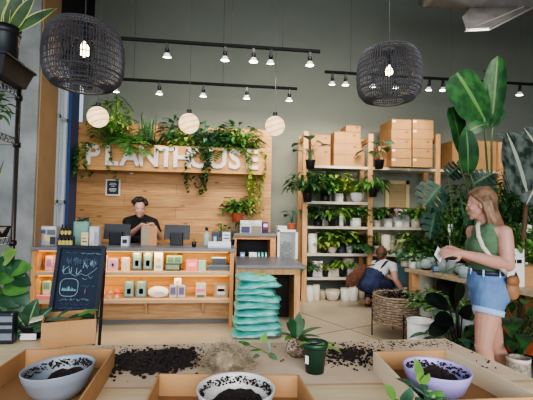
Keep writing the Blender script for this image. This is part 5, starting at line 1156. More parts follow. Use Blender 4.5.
# background foliage mass
GB='leafy plants filling the right side'
for i,(px,py,Y,k,m,R,Hh,n,L,W_,dr,lab,nm) in enumerate((
 (447,250,5.6,'bush',L_DARK,.36,.75,190,.12,.055,.7,'dark dense bush behind the monstera, left of the woman','dense_bush'),
 (466,250,5.5,'bush',L_MID,.34,.70,170,.11,.05,.7,'mid green bush behind the woman face','dense_bush'),
 (505,262,4.9,'fern',L_DARK,.45,.85,34,.15,.028,.5,'tall dark feathery palm directly behind the woman hair','feather_palm'),
 (516,255,4.5,'grass',L_MID,.45,.95,60,.16,.03,.5,'arching strap leaved plant right of the woman shoulder','strap_leaf_plant'),
 (530,255,4.6,'bush',L_LIGHT,.36,.75,150,.10,.05,.8,'bright green bush at the right image edge beside the woman','dense_bush'),
 (500,240,5.4,'bush',L_DARK,.5,1.1,230,.15,.06,.6,'dark broad bush behind the bird of paradise stems','dense_bush'),
 (528,240,5.3,'fern',L_MID,.4,.85,34,.14,.03,.5,'tall fern palm at the right edge under the silvery leaves','feather_palm'),
 (480,235,5.3,'snake',L_BLUE,.3,.9,16,.10,.09,.5,'broad upright blades between the woman and the palm','blade_plant'),
 (512,268,4.1,'bush',L_MID,.26,.5,90,.12,.04,1.0,'drooping green plant behind the woman elbow','dense_bush'),
 (470,215,6.2,'bush',L_DARK,.55,1.1,260,.15,.06,.6,'dark bush in front of the right rack, above the monstera pot','dense_bush'),
 (455,225,6.0,'bush',L_MID,.4,.8,200,.13,.055,.7,'rounded green bush under the left paradise leaf','dense_bush'),
 (515,215,5.9,'bush',L_DARK,.6,1.2,260,.16,.06,.7,'tall dark bush below the silvery banana leaves','dense_bush'),
 (495,215,5.8,'fern',L_BLUE,.4,.8,36,.15,.03,.5,'blue green palm behind the paradise plant stems','feather_palm'),
 (424,245,5.9,'bush',L_DARK,.3,.55,130,.12,.05,.7,'dark bush between the middle rack and the display table','dense_bush'),
)):
    p = at(px,py,Y); z = .85 if i in (8,) else .55
    pr_ = ('cyl',.15,.24,(BPOT,CPOT,WPOT)[i%3])
    p.z = .80 if (i == 8) else 0
    if i != 8:
        hh = at(px,py,Y).z-.1; pr_ = ('cyl',.16,max(.4,hh),(BPOT,CPOT,WPOT)[i%3])
    plant(nm,lab,'plant',p,pr_,(k,m,R,Hh,n,L,W_,dr),GB,seed=60+i,ymin=3.4)
p = onT(452,262); t = thing('sign_holder','small white card clipped on a thin upright rod above the jars','sign',(p.x,p.y+.05,.80)); hs = at(452,232,p.y).z-.80; MB().tube([(0,0,0),(0,0,hs)],.004,6).lathe([(0,0),(.03,0),(.03,.006),(0,.006)],n=14).build('rod',WHITE,t); MB().box((0,-.006,hs+.05),(.06,.004,.11)).build('clipped_card',WHITE,t); MB().box((0,-.009,hs+.06),(.04,.002,.02)).build('card_print',DK,t)
# pink tinted print / tag among foliage
p = at(529,229,4.0); t = thing('hanging_tag','white hanging tag among the foliage at the right image edge','tag',p); MB().box((0,0,0),(.05,.004,.09),M=Matrix.Rotation(.2,3,'Y')).build('tag_card',WHITE,t); MB().tube([(0,0,.045),(-.01,0,.12)],.002,4).build('string',BLACK,t)
# floor plants in the right foreground
rp = at(450,330,3.85); rb = thing('rubber_plant','dark rubber plant with round near black leaves in front of the display table','plant',(rp.x,3.7,0))
MB().lathe([(0,0),(.15,0),(.19,.22),(.19,.26),(.17,.26),(.16,.2),(0,.2)],n=26).build('pot',BPOT,rb,True); MB().lathe([(.16,.19),(.1,.22),(0,.23)],n=18).build('soil',SOIL,rb,True)
b0_ = Vector((rp.x,3.7,.22))
for x0,y0,x1,y1,W_ in ((449,305,426,298,.17),(458,303,458,284,.20),(452,318,436,322,.16),(462,318,474,306,.14),(447,322,430,334,.14),(466,326,478,336,.14),(456,310,450,292,.15)):
    MB().leaf(at(x0,y0,3.6), at(x1,y1,3.5)-at(x0,y0,3.6), (.1,-1,.7), (at(x1,y1,3.5)-at(x0,y0,3.6)).length, W_, bend=.2, fold=.1, shape='paddle', nv=8).build('leaf', L_RUB, rb, True, world=True)
    MB().tube([b0_, b0_.lerp(at(x0,y0,3.6),.55)+Vector((0,0,-.02)), at(x0,y0,3.6)], .007, 5).build('stem', mat('dark_stem',(40,36,30),.6), rb, True, world=True)
p = at(452,350,3.7); p.z=0; plant('calathea_bush','grey green leafy plant at the foot of the rubber plant','plant',p,('cyl',.15,.24,BPOT),('big',L_BLUE,.34,.22,30,.20,.09,.7),'large floor plants on the right',seed=71)
p = at(519,350,3.35); p.z=0; plant('dark_floor_plant','wide dark glossy plant on the floor right of the woman legs','plant',p,('cyl',.17,.26,BPOT),('big',L_DARK,.50,.55,44,.24,.10,.7),'large floor plants on the right',seed=72)
p = at(528,335,4.3); p.z=0; plant('dark_floor_plant','second dark glossy floor plant at the right image edge','plant',p,('cyl',.17,.3,BPOT),('big',L_DARK,.45,.65,36,.24,.10,.7),'large floor plants on the right',seed=73)
p = at(518.5,365,2.9); t = thing('woven_pot','round grey white woven pot on the floor beyond the table corner','pot',(p.x,2.9,0)); wz = at(518,357,2.9).z
MB().lathe([(0,0),(.06,0),(.085,wz*.5),(.08,wz),(.07,wz),(.07,wz*.8),(0,wz*.8)],n=28).build('pot',mat('woven_white',(176,166,148),.9,rgb2=(116,106,92),scale=60,bump=.8),t,True)
MB().lathe([(.072,wz-.03),(.084,wz-.03),(.084,wz),(.072,wz)],n=28).build('rim',CPOT,t,True)
# ================================================================ FRONT POTTING TABLE
TZ = .9
PLY = wood('pale_ply', (222,202,168), (200,178,140), 'X', knots=False); PAPER = mat('kraft_paper', (196,168,140), .85, rgb2=(212,190,166), scale=5, bump=.15)
tb = thing('potting_table', 'large pale wooden potting table in the foreground', 'table', (.1,1.4,0))
pl = [(-1.25,.85),(1.26,.85),(1.19,1.41),(1.13,1.9),(-.58,1.9),(-.62,2.16),(-1.25,2.16)]
n = len(pl); vs = [(x,y,z) for z in (.855,TZ) for x,y in pl]
MB().add(vs, [tuple(range(n))[::-1], tuple(range(n,2*n))] + [(i,(i+1)%n,n+(i+1)%n,n+i) for i in range(n)]).build('tabletop', PLY, tb, world=True)
for x, y in ((-1.15,.95),(1.15,.95),(1.04,1.8),(-1.15,2.06),(-.70,2.06)): MB().box((x,y,.4275),(.08,.08,.855)).build('leg', PINEZ, tb, world=True)
ps_ = thing('kraft_paper_sheet', 'crumb covered sheet of tan kraft paper spread over the back of the table', 'paper', (.3,1.66,TZ))
MB().add([(-.53,1.435,TZ+.0015),(1.17,1.38,TZ+.0015),(1.115,1.885,TZ+.0015),(-.52,1.885,TZ+.0015)],[(0,1,2,3)]).build('sheet', PAPER, ps_, world=True)
MB().add([(-.53,1.435,TZ+.002),(1.17,1.38,TZ+.002),(1.17,1.392,TZ+.0022),(-.53,1.447,TZ+.0022)],[(0,1,2,3)]).build('cut_edge', cc((186,152,120)), ps_, world=True)
def tray(label, q, hgt, inside=KRAFTD, outside=KRAFT, z=TZ+.002, tc=.006, sides=None):
    """q: four rim corners (near-left, near-right, far-right, far-left) in plan"""
    c = sum((Vector((a[0],a[1],0)) for a in q), Vector())/4; t = thing('cardboard_tray', label, 'tray', (c.x,c.y,z), 0, 'open cardboard trays on the table')
    Q_ = [Vector((a[0],a[1],0)) for a in q]
    MB().add([(v.x,v.y,z+.001) for v in Q_]+[(v.x,v.y,z+.005) for v in Q_],[(3,2,1,0),(4,5,6,7)]).build('tray_floor', inside, t, world=True)
    for i in range(4):
        a, b = Q_[i], Q_[(i+1)%4]; nrm = Vector(((b-a).y, -(b-a).x, 0)).normalized(); ain = a - nrm*tc; bin_ = b - nrm*tc
        m = (sides or {}).get(i, KRAFT)
        MB().add([(p.x,p.y,zz_) for zz_ in (z,z+hgt) for p in (a,b,bin_,ain)],[(0,1,2,3),(7,6,5,4),(0,4,5,1),(1,5,6,2),(2,6,7,3),(3,7,4,0)]).build('side_wall', m, t, world=True)
    return t
CREAMC = mat('pale_card', (216,198,168), .8)
def pz(x, y, z): p = atz(x, y, z); return (p.x, p.y)
TH = .075; zr = TZ+TH
L_fl = pz(25,350,zr); L_fr = pz(115,349,zr); L_nr = pz(81,400,zr); 
L_nr = (L_fr[0]+(L_nr[0]-L_fr[0])*1.6, L_fr[1]+(L_nr[1]-L_fr[1])*1.6); L_nl = (L_fl[0]-.02, L_nr[1]+.02)
tray('cardboard tray at the left holding the grey bowl', [L_nl, L_nr, L_fr, L_fl], TH)
M_fl = pz(158,374,zr); M_fr = pz(299,375.5,zr); tray('cardboard tray at the bottom centre holding the white bowl', [(M_fl[0]-.01,M_fl[1]-.38),(M_fr[0]+.02,M_fr[1]-.38),M_fr,M_fl], TH)
R_fl = pz(373,352,zr); R_fr = pz(446,350,zr); R_nl = pz(421,387,zr); R_nr = pz(533,398,zr)
def ext(a, b, f): return (a[0]+(b[0]-a[0])*f, a[1]+(b[1]-a[1])*f)
R_nl2 = (R_fl[0]-.02, R_fl[1]-.42); R_nr2 = (R_fr[0]+.05, R_fr[1]-.42)
tray('cardboard tray at the right holding the lavender bowl', [R_nl2, R_nr2, R_fr, R_fl], TH, sides={1:CREAMC,3:CREAMC})
def bowl(label, px, py, wpx, m, soil_amt, seed, zrim=1.0, tilt=0, fs=1):
    c = atz(px, py, zrim); R = wpx/2*c.y/FP*.985*fs; t = thing('plastic_bowl', label, 'bowl', (c.x,c.y,TZ+.008), 0, 'round planting bowls'); h = zrim-TZ-.008; t.rotation_euler = (0,tilt,0)
    MB().lathe([(0,0),(R*.52,0),(R*.6,.004),(R*.82,h*.35),(R*.93,h*.68),(R*.945,h*.7),(R,h*.97),(R*1.0,h),(R*.965,h),(R*.94,h*.93),(R*.88,h*.62),(R*.72,h*.25),(R*.5,.012),(0,.012)], n=48).build('bowl_body', m, t, True)
    rnd = random.Random(seed); nx = 22; vs = [(0,0,h*.32)]; fs = []
    for i in range(1, nx//2+1):
        for k in range(28):
            a = 2*PI*k/28; r = R*.70*i/(nx//2); vs.append((r*math.cos(a), r*math.sin(a), h*(.28+.10*(i/(nx//2)) + soil_amt*max(0,math.sin(a+.6))*(i/(nx//2))**2) + rnd.uniform(-.006,.006)))
    for k in range(28): fs.append((0, 1+k, 1+(k+1)%28))
    for i in range(nx//2-1):
        for k in range(28): a = 1+i*28; fs.append((a+k, a+28+k, a+28+(k+1)%28, a+(k+1)%28))
    MB().add(vs, fs).build('soil', SOIL, t, False)
    mb = MB()
    for i in range(330):     # crumbs stuck to the inner wall
        a = rnd.gauss(1.2, 1.25); f = rnd.uniform(.45, .97); r = R*(.80+.13*f)*.985; z = h*(.42+.5*f); s = rnd.uniform(.0012,.0042)
        mb.ell((r*math.cos(a)*.98, r*math.sin(a)*.98, z), (s,s,s*.8), nu=5, nv=3)
    o = mb.build('soil_crumbs', SOIL, t); o['kind'] = 'stuff'; return t
bowl('grey blue bowl smeared with soil in the left cardboard tray', 60.5, 366, 75, mat('bowl_grey', (134,140,150), .35, var=.05, scale=12), .30, 1, tilt=-.06, fs=.86)
bowl('white bowl of dark soil in the bottom centre cardboard tray', 236, 387, 78, mat('bowl_white', (196,192,188), .35, var=.05, scale=12), .15, 2, zrim=.99)
bowl('lavender bowl smeared with soil in the right cardboard tray', 436, 367.5, 68, mat('bowl_lavender', (166,154,204), .35, var=.05, scale=12), .38, 3, zrim=1.0, tilt=.03)
# soil
def crumbs(name, label, cx, cy, sx, sy, n, s0, s1, seed, tall=0, m=SOIL, clip=None):
    rnd = random.Random(seed); mb = MB(); c = atz(cx, cy, TZ)
    for i in range(n):
        x = rnd.gauss(0, sx); y = rnd.gauss(0, sy); d = math.exp(-(x*x/(sx*sx)+y*y/(sy*sy))/1.6); s = rnd.uniform(s0, s1)
        X, Y_ = c.x+x, c.y+y
        if Y_ > 1.885 or X > 1.14: continue
        mb.ell((X, Y_, TZ+.003+s*.4+rnd.uniform(0, tall)*d), (s*rnd.uniform(.7,1.5), s*rnd.uniform(.7,1.3), s*rnd.uniform(.5,.9)), Matrix.Rotation(rnd.uniform(0,3),3,'Z'), nu=6, nv=4)
    o = mb.build(name, m); tag(o, label, 'soil'); o['kind'] = 'stuff'; return o
crumbs('potting_soil_pile', 'large pile of black potting soil left of the dried moss', 150,363,.075,.055,1500,.003,.010,5,.035)
crumbs('potting_soil_clumps', 'coarse black clumps at the right side of the soil pile touching the moss', 172,357,.045,.035,420,.003,.009,15,.03)
crumbs('potting_soil_crumbs', 'thin scatter of soil across the left back of the kraft paper', 150,356,.17,.075,420,.0015,.004,6)
crumbs('potting_soil_scatter', 'scattered black soil right of the green pot', 347,356,.085,.062,620,.002,.0065,7,.006)
crumbs('potting_soil_crumbs', 'fine soil specks along the right back table edge', 410,345,.20,.035,260,.0012,.0035,8)
crumbs('potting_soil_crumbs', 'few soil specks near the front table corner on the right', 466,365,.10,.06,26,.002,.005,9)
# moss heap
rnd = random.Random(7); mb = MB(); mc = atz(226,366,TZ)
for i in range(620):
    a = rnd.uniform(0,2*PI); rr_ = math.sqrt(rnd.uniform(0,1)); x = math.cos(a)*rr_*.098; y = math.sin(a)*rr_*.075; hh = .095*(1-rr_**2)*(1.0 if x > -.03 else .8)
    p = mc + Vector((x, y, .004+hh*rnd.uniform(.2,1))); pts = [p]; d = Vector((rnd.uniform(-1,1),rnd.uniform(-1,1),rnd.uniform(-.4,.5)))
    for k in range(4): d = (d + Vector((rnd.uniform(-1,1),rnd.uniform(-1,1),rnd.uniform(-.7,.6)))*.7).normalized(); q = pts[-1]+d*.014; q.z = max(q.z, TZ+.003); pts.append(q)
    mb.tube(pts, .0011, 3, False)
mb.ell(mc+Vector((0,0,.0)), (.085,.065,.07))
o = mb.build('dried_moss', mat('dried_moss', (176,160,132), .95, rgb2=(112,98,80), scale=30)); tag(o, 'tangled heap of dried pale moss on the table', 'moss'); o['kind'] = 'stuff'
# green nursery pot
p = atz(317.5,377,TZ); gp = thing('green_pot', 'dark green plastic nursery pot of soil with a white label on the table', 'pot', (p.x,p.y+.045,TZ+.003))
pr_ = pot_prof('nursery', .0475, .112); MB().lathe(pr_[:-1]+[(.044,.095)],n=28).build('pot', mat('green_plastic',(18,50,34),.4), gp, True)
MB().lathe([(.046,.094),(.02,.101),(0,.102)],n=18).build('soil', SOIL, gp, True); MB().lathe([(.0475,.097),(.050,.098),(.050,.112),(.0475,.113)],n=28).build('rim', mat('green_plastic_rim',(24,62,44),.4), gp, True)
MB().box((-.0375,-.028,.055),(.014,.003,.03),rz=-.9).build('white_label', WHITE, gp)
mb = MB(); mb.leaf((.03,-.02,.10),(1,-.2,-.15),(0,0,1),.075,.04,bend=.5); mb.leaf((.03,.0,.10),(1,.3,.1),(0,0,1),.06,.035,bend=.4); mb.leaf((-.02,-.02,.11),(-.9,-.3,.3),(0,0,1),.055,.03,bend=.6); mb.tube([(0,0,.1),(.03,-.01,.107)],.002,4); mb.build('sprig', L_LIGHT, gp, True)
# root ball plant
p = atz(299,363,TZ); rp_ = thing('root_ball_plant', 'unpotted plant with upright leaves and exposed root ball behind the green pot', 'plant', (p.x,p.y+.06,TZ+.003))
MB().ell((0,0,.04),(.045,.04,.042)).build('root_ball', mat('root_ball',(74,54,42),.95,rgb2=(136,116,96),scale=45,bump=1), rp_, True)
mb = MB(); rnd = random.Random(5)
for i in range(70):
    a = rnd.uniform(0,2*PI); ph = rnd.uniform(-.6,1.3); q = []
    for k in range(5): a += rnd.uniform(-.3,.3); ph += rnd.uniform(-.25,.25); q.append((.047*math.cos(a)*math.cos(ph), .042*math.sin(a)*math.cos(ph), max(.002,.04+.044*math.sin(ph))))
    mb.tube(q, .0011, 3, False)
mb.build('roots', mat('pale_roots',(196,184,164),.9), rp_)
LG = leafmat('leaf_greygreen', (74,104,78), (104,136,104), rough=.4); LD2 = leafmat('leaf_deep', (34,70,42), (50,92,58), rough=.4)
for d, L_, W_, m in (((-.35,-.3,.9),.105,.052,LD2),((.05,-.2,1),.115,.048,LG),((.95,.1,.55),.125,.042,LG),((.8,-.5,.35),.11,.04,LG),((-.9,-.1,.35),.10,.045,LG),((-.6,-.6,.25),.085,.045,L_LIGHT),((.3,.5,.6),.11,.045,LG),((-.2,.6,.5),.10,.045,LD2),((.5,-.8,.2),.08,.04,L_MID)):
    MB().leaf((0,0,.08), d, (-.1,-.6,.8) if abs(d[2])>.8 else (0,0,1), L_, W_, bend=.15 if d[2]>.8 else .45, fold=.12, nv=8).build('leaf', m, rp_, True)
# cutting
p = atz(262,358,TZ); t = thing('plant_cutting', 'loose green leaf cutting lying on the table between moss and root ball plant', 'cutting', (p.x,p.y,TZ+.003))
MB().tube([(-.05,.01,.045),(0,.0,.03),(.03,.0,.012),(.035,-.02,.004)],.002,5).build('stem', STEM, t, True)
for b_, d, L_, W_, m in (((-.045,.01,.043),(-.85,.1,.35),.062,.022,L_MID),((.0,0,.03),(-.8,.0,.02),.055,.012,L_MID),((.03,0,.02),(-.1,.2,1),.05,.018,LG),((.034,0,.02),(.3,-.5,-.3),.06,.022,LG),((.0,.02,.05),(.3,.3,.6),.05,.03,L_LIGHT),((-.01,-.01,.012),(-.8,-.4,.0),.035,.02,LG)):
    MB().leaf(b_, d, (0,-.5,.8), L_, W_, bend=.3, fold=.12).build('leaf', m, t, True)
# near plant bottom right
p = atz(410,399,TZ); p.y -= .10; npz = plant('variegated_plant','young light green plant in a small pot at the bottom right of the frame','plant',(p.x-.01,p.y-.05,TZ),('nursery',.045,.07,BPOT),('big',L_BLUE,.07,.03,5,.06,.035,.5),seed=4)
for x0,y0,x1,y1,W_,m in ((421,384,416,358,.036,L_LIGHT),(421,384,430,374,.03,L_LIGHT),(395,400,386,384,.03,L_LIGHT),(402,402,412,388,.045,L_BLUE),(428,402,444,392,.05,L_MID),(424,395,436,400,.04,L_LIGHT)):
    Y_ = p.y-.03; MB().leaf(at(x0,y0,Y_), at(x1,y1,Y_-.02)-at(x0,y0,Y_), (.3,-1,.3), (at(x1,y1,Y_-.02)-at(x0,y0,Y_)).length, W_, bend=.2, fold=.12, nv=8).build('leaf', m, npz, True, world=True)
    MB().tube([Vector((p.x-.01,p.y-.05,TZ+.05)), at(x0,y0,Y_)], .0025, 5).build('stem', STEM, npz, True, world=True)
# cardboard box at back left with leaves
bx0, bx1 = at(42,317,1.96), at(95,317,1.96); hB = bx0.z-TZ-.002
t = thing('cardboard_box','small open cardboard box of cuttings at the back left of the table','box',((bx0.x+bx1.x)/2,1.98,TZ+.002),.31); wB = (bx1.x-bx0.x)*.94
for nm,c,sz in (('front_wall',(0,-.10,hB/2),(wB,.006,hB)),('back_wall',(0,.10,hB/2),(wB,.006,hB)),('side_wall',(-wB/2+.003,0,hB/2),(.006,.2,hB)),('side_wall',(wB/2-.003,0,hB/2),(.006,.2,hB)),('box_floor',(0,0,.004),(wB-.01,.19,.006))): MB().box(c,sz).build(nm,KRAFT,t)
MB().box((-.135,.0,hB-.002),(.05,.09,.004),M=Matrix.Rotation(-.2,3,'Y')).build('flap',CREAMC,t)
t = thing('leaf_cuttings','dark green cut leaves lying in the small cardboard box','cuttings',((bx0.x+bx1.x)/2,1.97,TZ+.01))
for i,(x,d,L_,W_,m) in enumerate(((-.01,(1,0,.25),.14,.04,LD2),(.02,(.9,.1,.5),.12,.035,L_MID),(-.06,(.7,-.1,.6),.10,.035,LD2),(.0,(-1,-.3,.12),.13,.03,LG),(.05,(.8,0,.1),.10,.035,LD2))): MB().leaf((x,0,hB-.02),d,(0,-.3,1),L_,W_,bend=.5,fold=.15,nv=7).build('leaf',m,t,True)
# black pot with striped plant
p = at(27,348,2.0); sz_ = at(27,325,2.0).z-TZ; t = plant('calathea','grey green striped plant in black pot with white label at the left','plant',(p.x,2.05,TZ+.001),('nursery',.078,sz_,BPOT),('big',L_STRIPE,.08,.05,4,.09,.05,.6),seed=7)
MB().box((.015,-.077,sz_*.3),(.07,.003,.028)).build('white_label',cc((214,212,206)),t)
for x0,y0,x1,y1,W_ in ((28,328,34,300,.085),(30,328,48,308,.07),(26,328,14,312,.07),(24,330,10,332,.06),(32,330,50,322,.05)):
    MB().leaf(at(x0,y0,2.0), at(x1,y1,1.95)-at(x0,y0,2.0),(0,-1,.5),(at(x1,y1,1.95)-at(x0,y0,2.0)).length,W_,bend=.4,fold=.1,nv=8).build('leaf',L_STRIPE,t,True,world=True)
# ================================================================ CHALKBOARD
FR = mat('board_frame',(20,28,44),.5); BD = mat('chalk_black',(24,38,58),.75,var=.12,scale=6)
tl, tr = at(60,246.5,4.15), at(104.5,247.5,4.05); bl, br = at(51,310.5,4.0), at(96.5,311.5,3.9)
cb = thing('chalkboard_sign','tall black framed chalkboard easel with chalk lettering before the counter','sign',((bl.x+br.x)/2,4.15,0))
nv_ = (tr-tl).cross(bl-tl).normalized()
if nv_.y > 0: nv_ = -nv_
def bpnt(u, v, o=0): return tl.lerp(tr,u).lerp(bl.lerp(br,u),v) + nv_*o
MB().add([bpnt(0,0),bpnt(1,0),bpnt(1,1),bpnt(0,1),bpnt(0,0,-.015),bpnt(1,0,-.015),bpnt(1,1,-.015),bpnt(0,1,-.015)],[(0,1,2,3),(7,6,5,4),(0,4,5,1),(1,5,6,2),(2,6,7,3),(3,7,4,0)]).build('board', BD, cb, world=True)
for (u0,v0),(u1,v1),w_ in (((0,.0),(1,.0),.03),((0,1),(1,1),.03),((.0,0),(.0,1),.035),((1,0),(1,1),.035)):
    MB().bar(bpnt(u0,v0,.003),bpnt(u1,v1,.003),w_,w_).build('frame_rail', FR, cb, world=True)
dn = (bl-tl).normalized()
for s0 in (bl, br): k = (s0.z)/(-dn.z); MB().bar(s0, s0+dn*k, .035, .03).build('leg', FR, cb, world=True)
for s0 in (tl, tr): MB().bar(s0+Vector((0,.03,-.05)), Vector((s0.x+(.02 if s0 is tl else -.16),4.55,.02)), .03, .02).build('rear_leg', FR, cb, world=True)
CHK = mat('chalk',(150,176,190),.9); CH2 = mat('chalk_dim',(84,108,130),.9)
def stroke(pts, w=.0035, m=CHK): MB().tube([bpnt(u,v,.004) for u,v in pts], w, 3).build('chalk_drawing', m, cb, world=True)
rnd = random.Random(8)
wdt = (tr-tl).normalized(); upv = (tl-bl).normalized(); RB = Matrix((wdt, upv, nv_)).transposed().to_euler()
def scrib(u0, u1, v, h, m=CHK, w=.0024, sd=1):      # rows of loose handwriting too faint to read
    r2 = random.Random(sd); u = u0
    while u < u1:
        n_ = r2.randint(3, 6); pts = []
        for k in range(n_*3): pts.append((u, v + r2.uniform(-h, h)*.5)); u += .011
        stroke(pts, w, m); u += .02
scrib(.16,.40,.10,.018,CH2,sd=1); scrib(.5,.85,.105,.02,CHK,sd=2)
for dv in (0,.05): scrib(.2,.86,.21+dv,.09,CH2,.003,sd=3+int(dv*100))
for k in range(5):
    u = .18+.15*k; pts = [(u+rnd.uniform(-.05,.09), .34+.02*k*(1 if k<3 else -1)+rnd.uniform(-.05,.07)) for _ in range(8)]; pts.sort(); stroke(pts)
stroke([(.16,.30),(.14,.38),(.18,.44),(.30,.42),(.44,.47),(.55,.43),(.68,.46),(.80,.40),(.90,.33)],.003)
stroke([(.60,.50),(.66,.52),(.70,.50)],.003); stroke([(.72,.46),(.78,.50),(.82,.47)],.003)
ov_ = [(.33+.20*(abs(math.cos(a))**.6)*(1 if math.cos(a)>0 else -1), .645+.135*(abs(math.sin(a))**.6)*(1 if math.sin(a)>0 else -1)) for a in [2*PI*k/30 for k in range(31)]]; stroke(ov_,.004)
for k in range(16):
    u = .18+.02*k; stroke([(u,.70),(u+rnd.uniform(-.015,.015),.70-rnd.uniform(.02,.09)),(u+.012,.69)],.0035,mat('chalk_teal',(140,190,196),.9))
scrib(.60,.86,.62,.05,CH2,sd=9); stroke([(.70,.66),(.70,.74)],.004,mat('chalk_pink',(190,120,130),.9)); scrib(.16,.80,.83,.04,CHK,sd=11); scrib(.2,.84,.90,.04,CH2,sd=12); scrib(.18,.7,.96,.03,CH2,sd=13)
# ================================================================ WIRE RACK AT LEFT
CHR = mat('chrome_wire',(150,152,156),.25,metal=.8)
rk = thing('wire_rack','tall chrome and black wire shelving rack at the left image edge','shelving',(-1.4,2.1,0))
rt = at(19,90,2.45); RX = rt.x; RY0, RY1 = 1.25, 2.45; RXL = RX-.50
for x in (RX, RXL):
    for y in (RY0, RY1): MB().tube([(x,y,0),(x,y,rt.z+.01)],.0135,10).build('post', mat('rack_post',(70,62,58),.35,metal=.5) , rk, True, world=True)
zsr = [at(17,139,2.45).z, at(18,92,2.45).z, at(11,237,2.45).z, .62]
for z in zsr:
    mb = MB()
    for dz in (0,-.035):
        mb.tube([(RX,RY0,z+dz),(RX,RY1,z+dz)],.0035,5); mb.tube([(RXL,RY0,z+dz),(RXL,RY1,z+dz)],.0035,5); mb.tube([(RX,RY1,z+dz),(RXL,RY1,z+dz)],.0035,5); mb.tube([(RX,RY0,z+dz),(RXL,RY0,z+dz)],.0035,5)
    k = 0; y = RY0
    while y < RY1-.03: mb.tube([(RX,y,z),(RX,y+.02,z-.035),(RX,y+.04,z)],.0028,4); y += .04
    x = RXL+.03
    while x < RX: mb.tube([(x,RY0,z+.003),(x,RY1,z+.003)],.002,4); x += .035
    mb.build('wire_shelf', CHR, rk, world=True)
    for x in (RX,): MB().lathe([(.013,-.03),(.021,-.028),(.021,.0),(.013,.002)],(x,RY1,z-.02),14).build('collar', BLACK, rk, True, world=True)
# top tray + snake plant in black pot
zt1 = zsr[1]+.004
t = thing('black_tray','black plastic tray with a paper label on the top rack shelf','tray',(at(22,65,2.28).x-.125,2.28,zt1)); 
MB().add([(x*s_,y*s2,z_) for z_,s_,s2 in ((0,.09,.13),(.10,.12,.16)) for x,y in ((-1,-1),(1,-1),(1,1),(-1,1))],[(3,2,1,0),(0,1,5,4),(1,2,6,5),(2,3,7,6),(3,0,4,7)]).build('tray_body',BPOT,t); MB().bar((-.125,-.165,.10),(.125,-.165,.10),.012,.01).bar((-.125,.165,.10),(.125,.165,.10),.012,.01).bar((.125,-.165,.10),(.125,.165,.10),.012,.01).bar((-.125,-.165,.10),(-.125,.165,.10),.012,.01).build('rim',BPOT,t)
MB().box((-.02,-.152,.055),(.07,.002,.04),M=Matrix.Rotation(.38,3,'X')).build('paper_label',cc((170,140,110)),t)
ph_ = at(5,57,2.15)
t = plant('snake_plant','snake plant with yellow edged leaves in black pot at the top left','plant',(at(4,57,2.27).x,2.27,zt1+.012),('nursery',.078,at(5,28,2.27).z-zt1-.012,BPOT),('snake',L_SNAKE,.05,.22,5,.05,.05,.6),seed=3)
for x0,y0,x1,y1,W_ in ((11,34,55,6,.062),(6,32,22,-14,.075),(1,32,-4,-30,.09),(9,34,34,-6,.06),(-3,34,-30,-10,.08)):
    MB().leaf(at(x0,y0,2.27), at(x1,y1,2.2)-at(x0,y0,2.27),(.4,-1,.3),(at(x1,y1,2.2)-at(x0,y0,2.27)).length,W_,bend=.15,fold=.12,shape='blade' if y1<0 else 'sym',nv=10).build('leaf',leafmat('leaf_snake_b',(34,60,34),(70,98,50),edge=(190,200,110)),t,True,world=True)
p = at(3,140,2.2); plant('rack_fern','bright green leafy plant on the second rack shelf','plant',(RX-.12,2.28,zsr[0]+.004),('nursery',.07,.10,BPOT),('bush',L_MID,.13,.16,60,.08,.035,.8),'plants on the wire rack',seed=4)
zt3 = zsr[2]+.004
plant('snake_plant','yellow edged snake plant on the middle shelf of the wire rack','plant',(RX-.10,2.30,zt3+.012),('nursery',.085,.12,BPOT),('snake',L_SNAKE,.10,.40,14,.045,.05,.5),'plants on the wire rack',seed=9)
t = thing('black_tray','black tray with a white label on the middle rack shelf','tray',(RX-.12,2.22,zt3)); MB().add([(x*s_,y*s2,z_) for z_,s_,s2 in ((0,.10,.2),(.06,.115,.22)) for x,y in ((-1,-1),(1,-1),(1,1),(-1,1))],[(3,2,1,0),(0,1,5,4),(1,2,6,5),(2,3,7,6),(3,0,4,7)]).build('tray_body',BPOT,t); MB().add([(.115,.08,.055),(.115,.17,.055),(.107,.14,.02)],[(0,1,2)]).build('white_label',cc((214,200,190)),t)
# pothos leaves on lower shelf
t = plant('rack_pothos','glossy bright green plant spilling from the lower shelf of the wire rack','plant',(RX-.13,2.2,zsr[3]+.004),('nursery',.10,.16,BPOT),('big',L_MID,.18,.45,16,.16,.10,.7),'plants on the wire rack',seed=12)
for x0,y0,x1,y1,W_,m in ((6,270,30,266,.10,L_MID),(2,262,14,250,.10,L_LIGHT),(4,285,26,290,.10,L_MID),(10,300,30,322,.09,LD2),(0,300,14,322,.11,L_MID),(-4,272,12,280,.12,L_MID),(16,290,28,305,.08,LD2),(8,262,24,276,.09,LD2),(2,292,18,306,.1,LD2),(12,276,30,284,.08,LD2),(0,310,20,316,.1,LD2),(-2,258,8,270,.1,LD2)):
    MB().leaf(at(x0,y0,2.22), at(x1,y1,2.18)-at(x0,y0,2.22),(0,-1,.7),(at(x1,y1,2.18)-at(x0,y0,2.22)).length,W_,bend=.4,fold=.1,nv=8).build('leaf',m,t,True,world=True)
t = thing('seed_bag','dark bag with silvery lettered panel standing under the wire rack plants','bag',at(4,352,1.95)); t.location.z = TZ+.002; 
MB().box((0,0,.07),(.09,.05,.14)).build('bag_body',mat('dark_foil',(30,34,44),.35),t,bevel=.01)
for k,(a_,b_) in enumerate(((.02,.05),(.07,.085),(.1,.125))): MB().bx(-.03,.042,-.028,-.0245,a_,b_).build('silver_panel',cc((112,118,126)),t)
